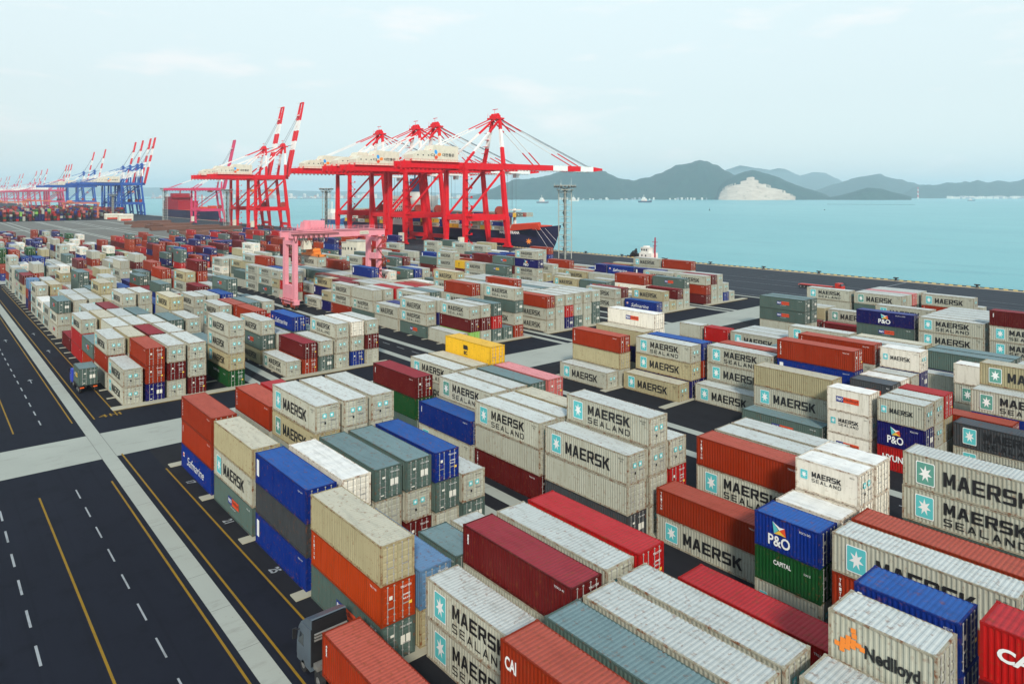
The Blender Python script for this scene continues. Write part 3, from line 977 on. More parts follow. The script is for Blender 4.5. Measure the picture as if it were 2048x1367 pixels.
def corr_side(mb, x0, x1, z0, z1, yo, yi, pitch, mi=0):
    n = max(2, int(round((x1 - x0) / pitch))); p = (x1 - x0) / n; xs = []
    for i in range(n): a = x0 + i * p; xs += [(a, yo), (a + p * .30, yo), (a + p * .5, yi), (a + p * .8, yi)]
    xs.append((x1, yo)); vs = [(x, y, z) for x, y in xs for z in (z0, z1)]
    mb.add(vs, [(2 * i, 2 * i + 2, 2 * i + 3, 2 * i + 1) for i in range(len(xs) - 1)], mi)
COLOURS = 'gtwsdoOrmbnBGlyp'; KINDS = '.MSNYREAPCDHIKZ'
MC = {}
def body_mesh(ln, h, smooth=False):
    k = ('body', ln, round(h, 2), smooth)
    if k in MC: return MC[k]
    L = CL[ln]; mb = MB(); p = .29 if not smooth else 1.2
    dpt = .045 if not smooth else .006
    corr_side(mb, .10, L - .10, .16, h - .12, .03, .03 + dpt, p)
    corr_side(mb, .10, L - .10, .16, h - .12, CW - .03, CW - .03 - dpt, p)
    v0 = len(mb.v); mb.add([(.05, .1, .16), (.05, CW - .1, .16), (.05, CW - .1, h - .12), (.05, .1, h - .12)], [(0, 1, 2, 3)])
    mb.box(.08, .08, .10, L - .08, CW - .08, .16)
    # roof: ribs running across
    n = int(L / (.30 if not smooth else 1.5)); q = (L - .2) / n; pr = []
    for i in range(n): a = .1 + i * q; pr += [(a, h - .045), (a + q * .25, h - .045), (a + q * .45, h - .018), (a + q * .8, h - .018)]
    pr.append((L - .1, h - .045)); vs = [(x, y, z) for x, z in pr for y in (.09, CW - .09)]
    mb.add(vs, [(2 * i, 2 * i + 1, 2 * i + 3, 2 * i + 2) for i in range(len(pr) - 1)], 1)
    MC[k] = mb.mesh('body', [None, None]); fixn(MC[k]); return MC[k]
def frame_mesh(ln, h):
    k = ('frame', ln, round(h, 2))
    if k in MC: return MC[k]
    L = CL[ln]; mb = MB()
    for y in (0, CW - .12):
        mb.box(.16, y, 0.02, L - .16, y + .12, .16); mb.box(.16, y + .01, h - .13, L - .16, y + .11, h - .03)
        for x in (0, L - .15): mb.box(x + .005, y + (.005 if y == 0 else -.045), .14, x + .145, y + (.165 if y == 0 else .115), h - .14)
        for x in (0, L - .19):
            for z in (0, h - .14): mb.box(x - .004, y - (.004 if y == 0 else .056), z, x + .19, y + (.176 if y == 0 else .124), z + .135)
    for x in (.01, L - .13):
        mb.box(x, .17, .02, x + .12, CW - .17, .17); mb.box(x, .17, h - .15, x + .12, CW - .17, h - .025)
    MC[k] = mb.mesh('frame', [None]); return MC[k]
def door_mesh(ln, h, side):
    k = ('door', ln, round(h, 2), side)
    if k in MC: return MC[k]
    L = CL[ln]; mb = MB(); y0, y1 = (.18, CW / 2 - .015) if side == 0 else (CW / 2 + .015, CW - .18); z0, z1 = .19, h - .17
    prof = [(L - .05, z0)]; n = 5; q = (z1 - z0) / n
    for i in range(n): a = z0 + i * q; prof += [(L - .05, a + q * .62), (L - .085, a + q * .70), (L - .085, a + q * .90), (L - .05, a + q * .98)]
    prof.append((L - .05, z1)); vs = [(x, y, z) for x, z in prof for y in (y0, y1)]
    mb.add(vs, [(2 * i, 2 * i + 1, 2 * i + 3, 2 * i + 2) for i in range(len(prof) - 1)])
    for yy in (y0, y1 - .06): mb.box(L - .06, yy, z0, L - .03, yy + .06, z1)
    MC[k] = mb.mesh('door', [None]); return MC[k]
def rod_mesh(ln, h, side, j):
    k = ('rod', ln, round(h, 2), side, j)
    if k in MC: return MC[k]
    L = CL[ln]; mb = MB(); y0 = (.18 if side == 0 else CW / 2 + .015); y = y0 + (.33, .86)[j]; mb.tube((L - .005, y, .12), (L - .005, y, h - .1), .028, .028, 6)
    for z in (.14, .6, h * .55, h - .2): mb.box(L - .05, y - .06, z, L + .02, y + .06, z + .07)
    s = 1 if j == 0 else -1; mb.bar((L + .02, y, h * .40), (L + .02, y + s * .26, h * .40), .05)
    MC[k] = mb.mesh('lock_rod', [ROD]); return MC[k]
def star_logo(mb, x, z, wd, ht, y=-.012, fad=False, sq=0, border=True):
    if border: put_poly(mb, rrect(-.05 * wd, -.04 * ht, wd * 1.05, ht * 1.04, .09 * wd), (x, y, z), (1, 0, 0), (0, 0, 1), 1)
    put_poly(mb, rrect(0, 0, wd, ht, .08 * wd), (x, y - .003, z), (1, 0, 0), (0, 0, 1), 7 if fad else 0)
    put_poly(mb, [(a * wd, b * ht) for a, b in star7(.5, .5, .40)], (x, y - .006, z), (1, 0, 0), (0, 0, 1), 1)
def marks(mk, ln, h, seed=0):
    k = ('mark', mk, ln, round(h, 2), seed)
    if k in MC: return MC[k]
    L = CL[ln]; out = {}; X, Z = (1, 0, 0), (0, 0, 1); y = -.010
    T = MB(); G = MB(); f = h / HT
    if mk in 'MS':
        if ln == 2:
            star_logo(G, L * .095, h * (.18 if mk == 'M' else .20), 1.30, h * .62, fad=seed == 1)
            if mk == 'M': put_block(T, 'MAERSK', (L * .27, y, h * .27), X, Z, L * .53, h * .42, 2)
            else:
                put_block(T, 'MAERSK', (L * .28, y, h * .47), X, Z, L * .50, h * .34, 2); put_block(T, 'SEALAND', (L * .28, y, h * .16), X, Z, L * .50, h * .21, 2, .17, .42)
            put_text(T, 'MAEU 402817', (L * .895, y, h * .80), X, Z, L * .065, h * .05, 2, 0); put_text(T, '45G1', (L * .915, y, h * .72), X, Z, L * .03, h * .05, 2, 0)
        else:
            star_logo(G, L * .085, h * .40, .62, h * .28)
            if mk == 'M': put_block(T, 'MAERSK', (L * .27, y, h * .43), X, Z, L * .48, h * .20, 2)
            else: put_block(T, 'MAERSK', (L * .27, y, h * .52), X, Z, L * .46, h * .17, 2); put_block(T, 'SEALAND', (L * .27, y, h * .37), X, Z, L * .46, h * .11, 2, .17, .42)
            put_text(T, 'MSFU 61', (L * .86, y, h * .82), X, Z, L * .07, h * .05, 2, 0)
    elif mk in 'NY':
        a, b = (.40, .18) if ln == 2 else (.22, .42); wa = L * (.10 if ln == 2 else .17); wb = L * (.17 if ln == 2 else .36); zz = h * .42; hh = h * (.26 if ln == 2 else .24)
        put_poly(G, [(0, 0), (wa, 0), (wa, hh), (0, hh)], (L * a, y, zz), X, Z, 3); put_poly(G, [(0, 0), (wb, 0), (wb, hh), (0, hh)], (L * a + wa, y, zz), X, Z, 4 if mk == 'N' else 6)
        put_text(T, 'P&O', (L * a + wa * .1, y - .004, zz + hh * .25), X, Z, wa * .8, hh * .52, 1, .03); put_text(T, 'Nedlloyd', (L * a + wa + wb * .05, y - .004, zz + hh * .22), X, Z, wb * .9, hh * .6, 2, .01)
        put_text(T, 'www.ponl.com', (L * a + wa * .6, y, zz - hh * .42), X, Z, wb * .8, hh * .22, 1 if mk == 'N' else 2, 0)
        put_text(T, 'PONU 180', (L * .87, y, h * .80), X, Z, L * .07, h * .055, 1, 0)
    elif mk in 'REGI':
        s = {'R': 'TRITON', 'E': 'tex', 'I': 'CAI'}.get(mk, 'TRITON')
        if mk == 'R':
            for i, c in enumerate(s): put_text(T, c, (L * .045, y, h * (.80 - i * .115)), X, Z, .17, h * .085, 1, .02)
            put_text(T, 'TRLU 520', (L * .86, y, h * .82), X, Z, L * .08, h * .05, 1, 0)
        elif mk == 'E': put_text(T, s, (L * .05, y, h * .82), (0, 0, -1), X, h * .28, .20, 1, .03); put_text(T, 'TEXU 41', (L * .86, y, h * .82), X, Z, L * .08, h * .05, 1, 0)
        elif ln == 2: put_text(T, 'CAI', (L * .035, y, h * .50), X, Z, .95, h * .26, 1, .03)
        else: put_text(T, 'CAI IF', (L * .14, y, h * .46), X, Z, L * .55, h * .24, 1, .04, .1)
    elif mk == 'A':
        put_poly(G, [(0, 0), (.55, 0), (.55, .5), (0, .5)], (L * .07, y, h * .52), X, Z, 1); put_poly(G, [(.05, .05), (.5, .18), (.5, .34), (.05, .45)], (L * .07, y - .004, h * .52), X, Z, 4)
        put_text(T, 'Safmarine', (L * .21, y, h * .30), X, Z, L * .56, h * .36, 1, 0, .35)
    elif mk == 'P':
        x = L * (.22 if ln == 1 else .40); wd = L * .34 if ln == 1 else L * .21
        put_text(T, 'P&O', (x, y, h * .16), X, Z, wd, h * .32, 1, .022)
        q = wd * .62; o = (x + wd * .2, y, h * .52)
        put_poly(G, [(0, .34 * h), (q * .55, .22 * h), (q * .9, .24 * h), (q * .55, .12 * h)], o, X, Z, 1); put_poly(G, [(0, .34 * h), (q * .45, .13 * h), (q * .12, 0)], o, X, Z, 0)
        put_poly(G, [(q * .12, 0), (q * .5, .13 * h), (q * 1.0, 0), (q * .6, .01 * h)], (o[0], o[1] - .004, o[2]), X, Z, 6); put_poly(G, [(q * .5, .13 * h), (q * .9, .24 * h), (q * 1.0, 0)], (o[0], o[1] - .002, o[2]), X, Z, 4)
        put_text(T, 'POCU 043', (L * .70, y, h * .80), X, Z, L * .16, h * .06, 1, 0)
    elif mk == 'C': put_text(T, 'CAPITAL', (L * .30, y, h * .62), X, Z, L * .27, h * .14, 1, .02); put_text(T, 'CLHU 22', (L * .76, y, h * .66), X, Z, L * .10, h * .06, 1, 0)
    elif mk == 'D':
        for i, (a, b) in enumerate(((0, .30), (.9, .12), (1.0, .34), (1.05, .56), (1.9, .32), (2.0, .54), (2.05, .76), (2.9, .46), (3.0, .68), (3.1, .96), (2.95, 1.2), (3.9, .62), (4.5, .52))):
            put_poly(G, rrect(0, 0, .27, h * .095, .03), (L * .065 + a * .29, y - .0006 * i, h * (.22 + b * .42)), X, Z, 5)
        put_text(T, 'Nedlloyd', (L * .36, y, h * .26), X, Z, L * .50, h * .34, 2, .03)
    elif mk == 'H': put_text(T, 'HYUNDAI', (L * .12, y, h * .40), X, Z, L * .70, h * .26, 1, .03)
    elif mk == 'K': put_text(T, 'm', (L * .42, y, h * .50), X, Z, L * .10, h * .26, 2, .10); put_text(T, 'SC', (L * .43, y, h * .22), X, Z, L * .08, h * .20, 2, .05); T.box(L * .95, -.02, h * .2, L * .955, -.012, h * .3, 2)
    elif mk == 'Z': put_poly(G, rrect(0, 0, L * .05, h * .55, .05), (L * .035, y, h * .28), X, Z, 1); put_text(T, 'HJCU 77', (L * .86, y, h * .80), X, Z, L * .08, h * .055, 1, 0)
    MC[k] = (T.mesh('lettering', LM) if T.v else None, G.mesh('logo', LM) if G.v else None); return MC[k]
def door_marks(c, mk, ln, h):
    kind = 'star' if mk in 'MS' else ('squares' if c in 'sdn' else ('white' if c in 'omrObBGp' else 'none'))
    k = ('dm', kind, ln, round(h, 2))
    if k in MC: return MC[k]
    L = CL[ln]; x = L + .03; mb = MB(); Y, Z = (0, 1, 0), (0, 0, 1)
    if kind == 'star':
        for yy in (CW * .5 - .62, CW * .5 + .18):
            put_poly(mb, rrect(0, 0, .44, .46, .04), (x, yy, h * .52), Y, Z, 0); put_poly(mb, [(a * .44, b * .46) for a, b in star7(.5, .5, .40)], (x + .003, yy, h * .52), Y, Z, 1)
        put_poly(mb, rrect(0, 0, .2, .24, .02), (x, CW * .5 - .42, h * .30), Y, Z, 2); put_text(mb, 'MAEU 402817 5', (x, CW * .55, h * .84), Y, Z, .9, .10, 2, 0); put_text(mb, '30480 KG', (x, CW * .60, h * .38), Y, Z, .6, .16, 2, 0)
    elif kind == 'squares':
        for yy in (CW * .56, CW * .72): put_poly(mb, rrect(0, 0, .36, .62, .03), (x, yy, h * .38), Y, Z, 8)
        put_text(mb, 'PONU 180344', (x, CW * .56, h * .80), Y, Z, .9, .12, 1, 0); put_poly(mb, rrect(0, 0, .3, .18, .02), (x, CW * .26, h * .66), Y, Z, 8); put_poly(mb, rrect(0, 0, .34, .10, .02), (x, CW * .2, h * .12), Y, Z, 8)
    elif kind == 'white':
        put_text(mb, 'TRLU 520', (x, CW * .55, h * .80), Y, Z, .9, .15, 1, .01); put_text(mb, '30480', (x, CW * .62, h * .60), Y, Z, .6, .12, 1, .01); put_text(mb, '4310', (x, CW * .62, h * .50), Y, Z, .6, .12, 1, .01)
        put_poly(mb, rrect(0, 0, .26, .26, .02), (x, CW * .22, h * .62), Y, Z, 8); put_poly(mb, rrect(0, 0, .26, .22, .02), (x, CW * .80, h * .34), Y, Z, 6)
    MC[k] = mb.mesh('door_label', LM) if mb.v else None; return MC[k]
def slots(o, mats):
    for i, m in enumerate(mats): o.material_slots[i].link = 'OBJECT'; o.material_slots[i].material = m
def container(code, ln, h, loc, label, group, lod=0):
    c, mk = code[0], code[1]
    t = thing('shipping_container', label, 'container', loc, group)
    b = link('body', body_mesh(ln, h, c == 'w'), t); slots(b, [body_mat(c), roof_mat(c)])
    f = link('frame', frame_mesh(ln, h), t); slots(f, [frame_mat(c)])
    for s in (0, 1):
        d = link('door', door_mesh(ln, h, s), t); slots(d, [body_mat(c)])
        if lod == 0 or True:
            for j in (0, 1): link('lock_rod', rod_mesh(ln, h, s, j), d)
    T, G = marks(mk, ln, h, 1 if (mk in 'MS' and random.random() < .2) else 0)
    if T: link('lettering', T, t)
    if G: link('logo', G, t)
    dm = door_marks(c, mk, ln, h)
    if dm: link('door_label', dm, t)
    return t
ORD = ['first', 'second', 'third', 'fourth', 'fifth', 'sixth', 'seventh', 'eighth', 'ninth', 'tenth', 'eleventh', 'twelfth', 'thirteenth', 'fourteenth', 'fifteenth', 'sixteenth']
LEVEL = ['ground level', 'second up', 'third up', 'fourth up', 'fifth up']
rest = []
for row in STACKS:
    side, b, r_, k, ln = 'EWF'[row[0]], row[1], row[2], row[3], row[4]; h = row[5] / 1000; h = HT if abs(h - HT) < .002 else h
    codes = [COLOURS[q // 100] + KINDS[q % 100 // 5] for q in row[6:]]; flag = [q % 5 for q in row[6:]]; y = BLK[b - 1] + PITCH * r_
    x1 = XE + KP * (k + ln) if side == 'E' else (XW - KP * k if side == 'W' else ((-330 if b < 5 else -320) - 12.23 * k / 2))
    x0 = x1 - CL[ln]
    for i, (cd, fl) in enumerate(zip(codes, flag)):
        jx = random.uniform(-.05, .05) if i else 0; jy = random.uniform(-.03, .03)
        if fl == 2:
            bay = k + 1
            lab = '%s %s container, %s, %s row of %s block, %s bay %s' % (WORD[cd[0]], MWORD[cd[1]], LEVEL[i], ORD[r_], ORD[b - 1], ORD[min(15, bay - 1)] if side != 'F' else ORD[bay // 2], {'E': 'before crossing', 'W': 'past crossing', 'F': 'past far crossing'}[side])
            container(cd, ln, h, (x0 + jx, y + jy, i * h), lab, 'stacked shipping containers')
        else: rest.append((cd, ln, h, x0 + jx, y + jy, i * h, fl))
# everything past the nearest three hundred: one mass, with the same faces, roofs and marks
PALETTE = sorted(BASE)
smats = [body_mat(c) for c in PALETTE] + [roof_mat(c) for c in PALETTE] + LM + [flat('shadow gap', (.05, .045, .04)), ROD]
smb = MB(); nP = len(PALETTE)
def mass_box(cd, ln, h, x, y, z, detail=True):
    L = CL[ln]; c = PALETTE.index(cd[0]); b = len(smb.v)
    smb.add([(x, y, z), (x + L, y, z), (x + L, y + CW, z), (x, y + CW, z), (x, y, z + h - .04), (x + L, y, z + h - .04), (x + L, y + CW, z + h - .04), (x, y + CW, z + h - .04)],
            [(0, 1, 5, 4), (1, 2, 6, 5), (2, 3, 7, 6), (3, 0, 4, 7)], c)
    smb.add([(x, y, z + h - .035), (x + L, y, z + h - .035), (x + L, y + CW, z + h - .035), (x, y + CW, z + h - .035)], [(0, 1, 2, 3)], nP + c)
    if not detail: return
    gm = 2 * nP + len(LM)
    for a in (.0, .02): pass
    smb.box(x + L + .002, y + CW * .49, z + .15, x + L + .02, y + CW * .51, z + h - .15, gm)
    for q in (.12, .34, .64, .86): smb.box(x + L + .002, y + CW * q, z + .1, x + L + .03, y + CW * q + .06, z + h - .12, gm + 1)
    smb.box(x + .1, y - .01, z - .03, x + L - .1, y - .002, z + .07, gm)
    T, G = marks(cd[1], ln, h); dm = door_marks(cd[0], cd[1], ln, h)
    for me in (T, G, dm):
        if me is None: continue
        vs = [(x + v.co.x, y + v.co.y - .01, z + v.co.z) for v in me.vertices]; bb = len(smb.v); smb.v += vs
        for pl in me.polygons: smb.f.append(tuple(bb + i for i in pl.vertices)); smb.m.append(2 * nP + pl.material_index)
for cd, ln, h, x, y, z, fl in rest: mass_box(cd, ln, h, x, y, z, fl == 1)
# the stacks of the next terminal, far down the quay
rr = random.Random(5)
for Y in np.arange(52, 236, 3.3):
    if int((Y - 52) / 3.3) % 8 == 7: continue
    X = -1060 - max(0, (Y - 150)) * 1.2 - rr.uniform(0, 4)
    for i in range(34):
        X -= 12.6
        if rr.random() < .18: continue
        n = rr.choice((2, 3, 4, 4, 5)); pal = rr.choice(('nmnGoms', 'mronmG', 'Gglnmo', 'nnbmgd'))
        for j in range(n):
            if j < n - 1 and i > 3: continue
            mass_box((rr.choice('mrpm') if j == n - 1 and rr.random() < .5 else rr.choice(pal)) + '.', 2, HT * (1 if i <= 3 else n), X, Y, j * HT if i <= 3 else 0, False)
# ------------------------------------------------------------------ ship-to-shore cranes
RED = paint('crane red', (.66, .006, .016), .42, .18, .0, (.3, .3, .1)); CWH = paint('crane white', (.78, .76, .72), .45, .25, 0, (.3, .3, .2)); PNK = paint('old crane pink', (.58, .05, .13), .5, .2, 0, (.3, .3, .1))
BLU = paint('crane blue', (.02, .09, .36), .45, .2, 0, (.3, .3, .1)); CRM = paint('cream wall', (.66, .62, .50), .6, .3, .05, (.5, .5, .3)); STEEL = flat('dark steel', (.05, .05, .055), .5, .4); GLS = flat('dark glass', (.03, .04, .05), .15)
STRW = flat('wire rope', (.10, .10, .11), .5, .5); ORL = flat('spreader orange', (.75, .22, .03), .5)
def crane(X, label, group, main=None, boom_up=False, mast_c=None, house=True, s=1.0, name='quay_crane', reach=90, striped=True, backY=205):
    main = main or RED; t = thing(name, label, 'crane', (X, 0, 0), group); hw = 9.7 * s; Y0, Y1 = 245, 278; ztop, zbot, zp = 52.5 * s, 47.2 * s, 19.3 * s
    YT = Y1 - 5
    for x in (-hw, hw):
        for (ya, yb) in ((Y0, Y0), (Y1, YT)):
            m = MB(); ym = ya + (yb - ya) * .38; xi = x * .80 if ya == Y0 else x
            m.bar((x, ya, 3.2 * s), (x, ym, zp), 2.0 * s, 3.1 * s); m.bar((x, ym, zp - 1), (x, yb, zbot + .4), 2.7 * s, 2.2 * s, h0=2.6 * s); m.build('leg', [main], t)
        m = MB(); m.bar((x, Y0 + .4, zp), (x, Y1 - 2.2, zp), 2.0 * s, h0=3.6 * s); m.build('portal_beam', [main], t)
        m = MB(); m.bar((x, Y0 + 1.3, zp + 1.6), (x, YT - .5, zbot - .3), 1.05 * s, h0=1.05 * s); m.build('brace', [main], t)
        m = MB(); m.bar((x * .55, Y0 - 1, ztop - 1), (x * .5, YT, ztop - 1), 1.6 * s, h0=4.6 * s) if False else m.bar((x, Y0 - .8, zbot + 2.6), (x, YT + 1, zbot + 2.6), 1.5 * s, h0=3.8 * s); m.build('upper_beam', [main], t)
    for y in (Y0, Y1):
        m = MB(); m.bar((-hw, y, 4.4 * s), (hw, y, 4.4 * s), 2.0 * s, h0=2.6 * s); m.build('sill_beam', [main], t)
        for x in (-hw + .6, hw - .6):
            m = MB()
            for d in (-3.6, -1.2, 1.2, 3.6): m.tube((x + d * .9, y - .45, .62), (x + d * .9, y + .45, .62), .6, .6, 10, 1)
            m.box(x - 4.2, y - .75, .75, x + 4.2, y + .75, 1.7); m.box(x - 2.3, y - .9, 1.7, x + 2.3, y + .9, 3.3); m.build('bogie', [main, STEEL], t)
    for y, z in ((Y0, zp), (Y1 - 2.3, zp), (Y0, zbot + 1.6), (YT, zbot + 1.6)):
        m = MB(); m.bar((-hw, y, z), (hw, y, z), 1.5 * s, h0=2.6 * s); m.build('cross_beam', [main], t)
    # girder
    m = MB()
    for x in (-3.4, 3.4): m.box(x - .75, backY, zbot + 1.0, x + .75, Y1 + 1.5, ztop - .5)
    for y in np.arange(backY + 1, Y1, 9): m.box(-2.6, y, zbot + 1.4, 2.6, y + .8, zbot + 2.4)
    for y in np.arange(backY, Y1, 3.0): m.box(-4.9, y, zbot + .3, -4.2, y + 1.1, zbot + .9)
    for x in (-4.9, 4.9):
        m.box(x - .04, backY, ztop + .55, x + .04, Y1, ztop + .63)
        for y in np.arange(backY, Y1, 3): m.box(x - .04, y, zbot + 2, x + .04, y + .08, ztop + .6)
    m.build('girder', [main], t)
    # mast
    za = 81.0 * s
    for x, xt in ((-hw, -3.2), (hw, 3.2)):
        m = MB(); k = [(0, .36, 0), (.36, .74, 1), (.74, 1, 0)]
        for a, b, mi in k:
            P = lambda q: (x + (xt - x) * q, YT + 1.0 + 2.2 * q, ztop - 1 + (za - ztop + 1) * q)
            m.bar(P(a), P(b), 2.0 * s - a * .5, 2.0 * s - b * .5, mi)
        m.build('mast_leg', [main, CWH], t)
        m = MB()
        for a, b, mi in ((0, .25, 0), (.25, .70, 1), (.70, 1, 0)):
            P = lambda q: (x + (xt - x) * q, Y0 + (YT + 2.6 - Y0) * q, ztop - 1 + (za - ztop - 1) * q); m.bar(P(a), P(b), 1.15 * s, None, mi)
        m.build('rear_stay_leg', [main, CWH], t)
        m = MB()
        for a, b, mi in ((0, .22, 0), (.22, .72, 1), (.72, 1, 0)):
            P = lambda q: (xt * 1.1, backY + 6 + (YT + 2 - backY - 6) * q, ztop + (za - ztop - .4) * q); m.bar(P(a), P(b), .55 * s, None, mi)
        m.build('back_stay', [main, CWH], t)
    m = MB(); m.box(-4.6, YT - .5, za - 1.2, 4.6, YT + 6, za - .2); m.box(-3.6, YT + .6, za - .2, 3.6, YT + 3.8, za + 1.4)
    for x in (-2.6, 0, 2.6): m.tube((x - .6, YT + 2.4, za + 1.6), (x + .6, YT + 2.4, za + 1.6), 1.0, 1.0, 10)
    for x in (-4.4, 4.4): m.tube((x, YT, za), (x, YT, za + 2.6), .08)
    m.tube((0, YT + 2, za + 1.4), (0, YT + 2, za + 5), .12); m.bar((-2, YT + 2, za + 5), (3, YT + 2, za + 5), .35); m.build('mast_head', [main], t)
    # boom
    L = reach; secs = [(0, .47, 0), (.47, .62, 1), (.62, .76, 0), (.76, .90, 1), (.90, 1.0, 0)] if striped and not boom_up else ([(0, .36, 0), (.36, .48, 1), (.48, .62, 0), (.62, .76, 1), (.76, 1, 0)] if striped else [(0, 1, 0)])
    ang = R(78) if boom_up else 0; bm_ = MB(); oy, oz = Y1 + 1.5, zbot + 3.4; L = 76 * s if boom_up else reach
    def BP(q, up, x): return (x, oy + math.cos(ang) * L * q - math.sin(ang) * up, oz + math.sin(ang) * L * q + math.cos(ang) * up)
    bc = mast_c or main
    for a, b, mi in secs:
        hh = 3.4 * s * (1 - .0 * a)
        for x in (-3.2, 3.2) if striped else (-2.2, 0, 2.2): bm_.bar(BP(a, 0, x), BP(b, 0, x), (1.4 if striped else 2.6) * s, None, mi, h0=(hh if b < .95 else hh * .95), h1=(hh if b < .95 else hh * .4))
    for q in np.arange(.04, 1, .08): bm_.bar(BP(q, -.6, -3), BP(q, -.6, 3), .6 * s, None, 0)
    if not boom_up:
        for q in np.arange(.02, .98, .03): bm_.bar(BP(q, -2.0, -4.6), BP(q + .012, -2.0, -4.6), .5, None, 1 if q > .1 else 0)
    bm_.bar(BP(1.0, 0, -3.6), BP(1.0, 0, 3.6), 1.3 * s, None, 0); bm_.build('boom', [bc, CWH], t)
    if not boom_up:
        for x in (-3.0, 3.0):
            for q1, z0 in ((.74, za - .4), (.34, za - 1.4)):
                m = MB(); A = Vector((x, YT + 3, z0)); B = Vector(BP(q1, 1.8, x))
                for a, b, mi, th in ((0, .26, 0, .6), (.26, .72, 1, .34), (.72, 1, 0, .55)): m.bar(A.lerp(B, a), A.lerp(B, b), th * s, None, mi)
                m.build('fore_stay', [main, CWH], t)
        m = MB()
        for x in (-1.2, -.4, .4, 1.2): m.tube((x, YT + 3, za), BP(.88, 1.8, x), .09, .09, 4)
        m.build('hoist_rope', [STRW], t)
        m = MB(); yt = Y1 + 11; m.box(-3.6, yt - 4, zbot - .8, 3.6, yt + 4, zbot + .4); m.box(-4.2, yt + 4.5, zbot - 3.4, -1.2, yt + 7.5, zbot - .6)
        for x in (-2.4, 2.4):
            for y in (yt - 1.5, yt + 1.5): m.tube((x, y, 24), (x, y, zbot - .8), .07, .07, 4, 1)
        m.build('trolley', [CWH, STRW], t)
    else:
        m = MB()
        for x in (-2.2, 2.2): m.tube((x, YT + 2, za), BP(.80, 1.5, x), .16, .16, 4); m.bar((x, YT + 3, za - 1), BP(.42, 1.6, x), .35)
        m.build('boom_rope', [STRW], t)
        m = MB(); q = BP(.82, 2.2, 0); m.bar((-4.5, q[1], q[2]), (4.5, q[1], q[2]), .8); q = BP(.99, 2, 0); m.bar((-4.5, q[1] - 1.6, q[2]), (4.5, q[1] - 1.6, q[2]), .4); m.build('boom_platform', [CWH], t)
        m = MB(); yt = (Y0 + Y1) / 2 + 2; m.box(-3.2, yt - 3, zbot - .6, 3.2, yt + 3, zbot + .5); 
        for x in (-2.2, 2.2): m.tube((x, yt, 38), (x, yt, zbot - .6), .07, .07, 4)
        m.build('trolley', [CWH], t); m = MB(); m.box(-5.4, yt - 1, 35.8, 5.4, yt + 1, 37.2); m.box(-2, yt - 1.6, 37.2, 2, yt + 1.6, 38.6); m.build('spreader', [ORL], t)
    if house:
        m = MB(); y0h, y1h = Y0 - 33, Y0 - 1.5; zt = ztop + 8.6 * s
        m.prism([(y0h, ztop - .4), (y1h, ztop - .4), (y1h, zt), (y0h + 15, zt + .5), (y0h + 13, zt - 2.6), (y0h + 4, zt - 3.2), (y0h, zt - 5.4)], 'x', -4.8, 4.8, 0)
        for i in range(3): m.box(4.8, y0h + 3 + i * 3.6, ztop + 2.6, 4.86, y0h + 3.8 + i * 3.6, ztop + 3.3, 1)
        m.box(-5.4, y0h - 1, ztop - .75, 5.4, y1h + .6, ztop - .45, 2); m.build('machinery_house', [CRM if s == 1 else CWH, GLS, main], t)
        if s == 1.0:
            m = MB(); x = 4.87; Y_, Z_ = (0, 1, 0), (0, 0, 1); cy = y1h - 15; cz = ztop + 3.4
            put_text(m, 'CJ', (x, cy - 4.6, cz - 1.2), Y_, Z_, 2.9, 1.7, 2, .02)
            el = lambda a, b, r1, r2, tt: [(a + r1 * math.cos(q) * math.cos(tt) - r2 * math.sin(q) * math.sin(tt), b + r1 * math.cos(q) * math.sin(tt) + r2 * math.sin(q) * math.cos(tt)) for q in np.linspace(0, 2 * math.pi, 16)[:-1]]
            put_poly(m, el(cy - .9, cz + 1.6, 1.3, 1.0, 1.9), (x, 0, 0), Y_, Z_, 9); put_poly(m, el(cy + 1.5, cz + .2, 1.35, 1.0, .2), (x, 0, 0), Y_, Z_, 5); put_poly(m, el(cy - .7, cz - 1.5, 1.2, 1.0, .5), (x, 0, 0), Y_, Z_, 4)
            put_text(m, '대한통운', (x, cy + 3.6, cz - .9), Y_, Z_, 8.5, 1.9, 2, .02); m.build('company_sign', LM + [flat('petal blue', (.03, .32, .75))], t)
    m = MB(); m.tube((-1.0, Y1 - 5, zp + 3.6), (1.0, Y1 - 5, zp + 3.6), 3.0 * s, 3.0 * s, 20); m.tube((-1.2, Y1 - 5, zp + 3.6), (1.2, Y1 - 5, zp + 3.6), .8, .8, 10); ob = m.build('cable_reel', [paint('reel rust', (.30, .05, .035), .6, .4, .2)], t); ob.location = (hw - 2.6, 0, 0)
    m = MB(); x = hw + 1.6                                        # ladders and landings up the landside leg
    for z in np.arange(4, zbot, 5.4): m.box(x - .9, Y0 - 1.0, z, x + .9, Y0 + 3.4, z + .18); m.box(x - .9, Y0 + 3.3, z, x + .9, Y0 + 3.4, z + 1.1)
    for i, z in enumerate(np.arange(4, zbot - 6, 5.4)): m.bar((x + .4, Y0 - .8 if i % 2 else Y0 + 3, z), (x + .4, Y0 + 3 if i % 2 else Y0 - .8, z + 5.4), .35, h0=.12)
    m.build('stairway', [main], t)
    m = MB()
    for z in np.arange(ztop + 2, za - 3, 4.2):
        q = (z - ztop) / (za - ztop); xx = -hw + (hw - 3.2) * q; m.box(xx - 1.6, YT - 1.0, z, xx + 1.6, YT + 1.6, z + .2)
    m.build('mast_landing', [main], t)
    m = MB(); m.box(hw - 1.2, Y0 - 4.4, 2.4, hw + 1.2, Y0 - 1.6, 8.2); m.build('switch_cabin', [CRM], t)
    return t
cE = crane(-339.8, 'nearest red quay crane, boom reaching out over the bow of the dark blue ship', 'red quay cranes')
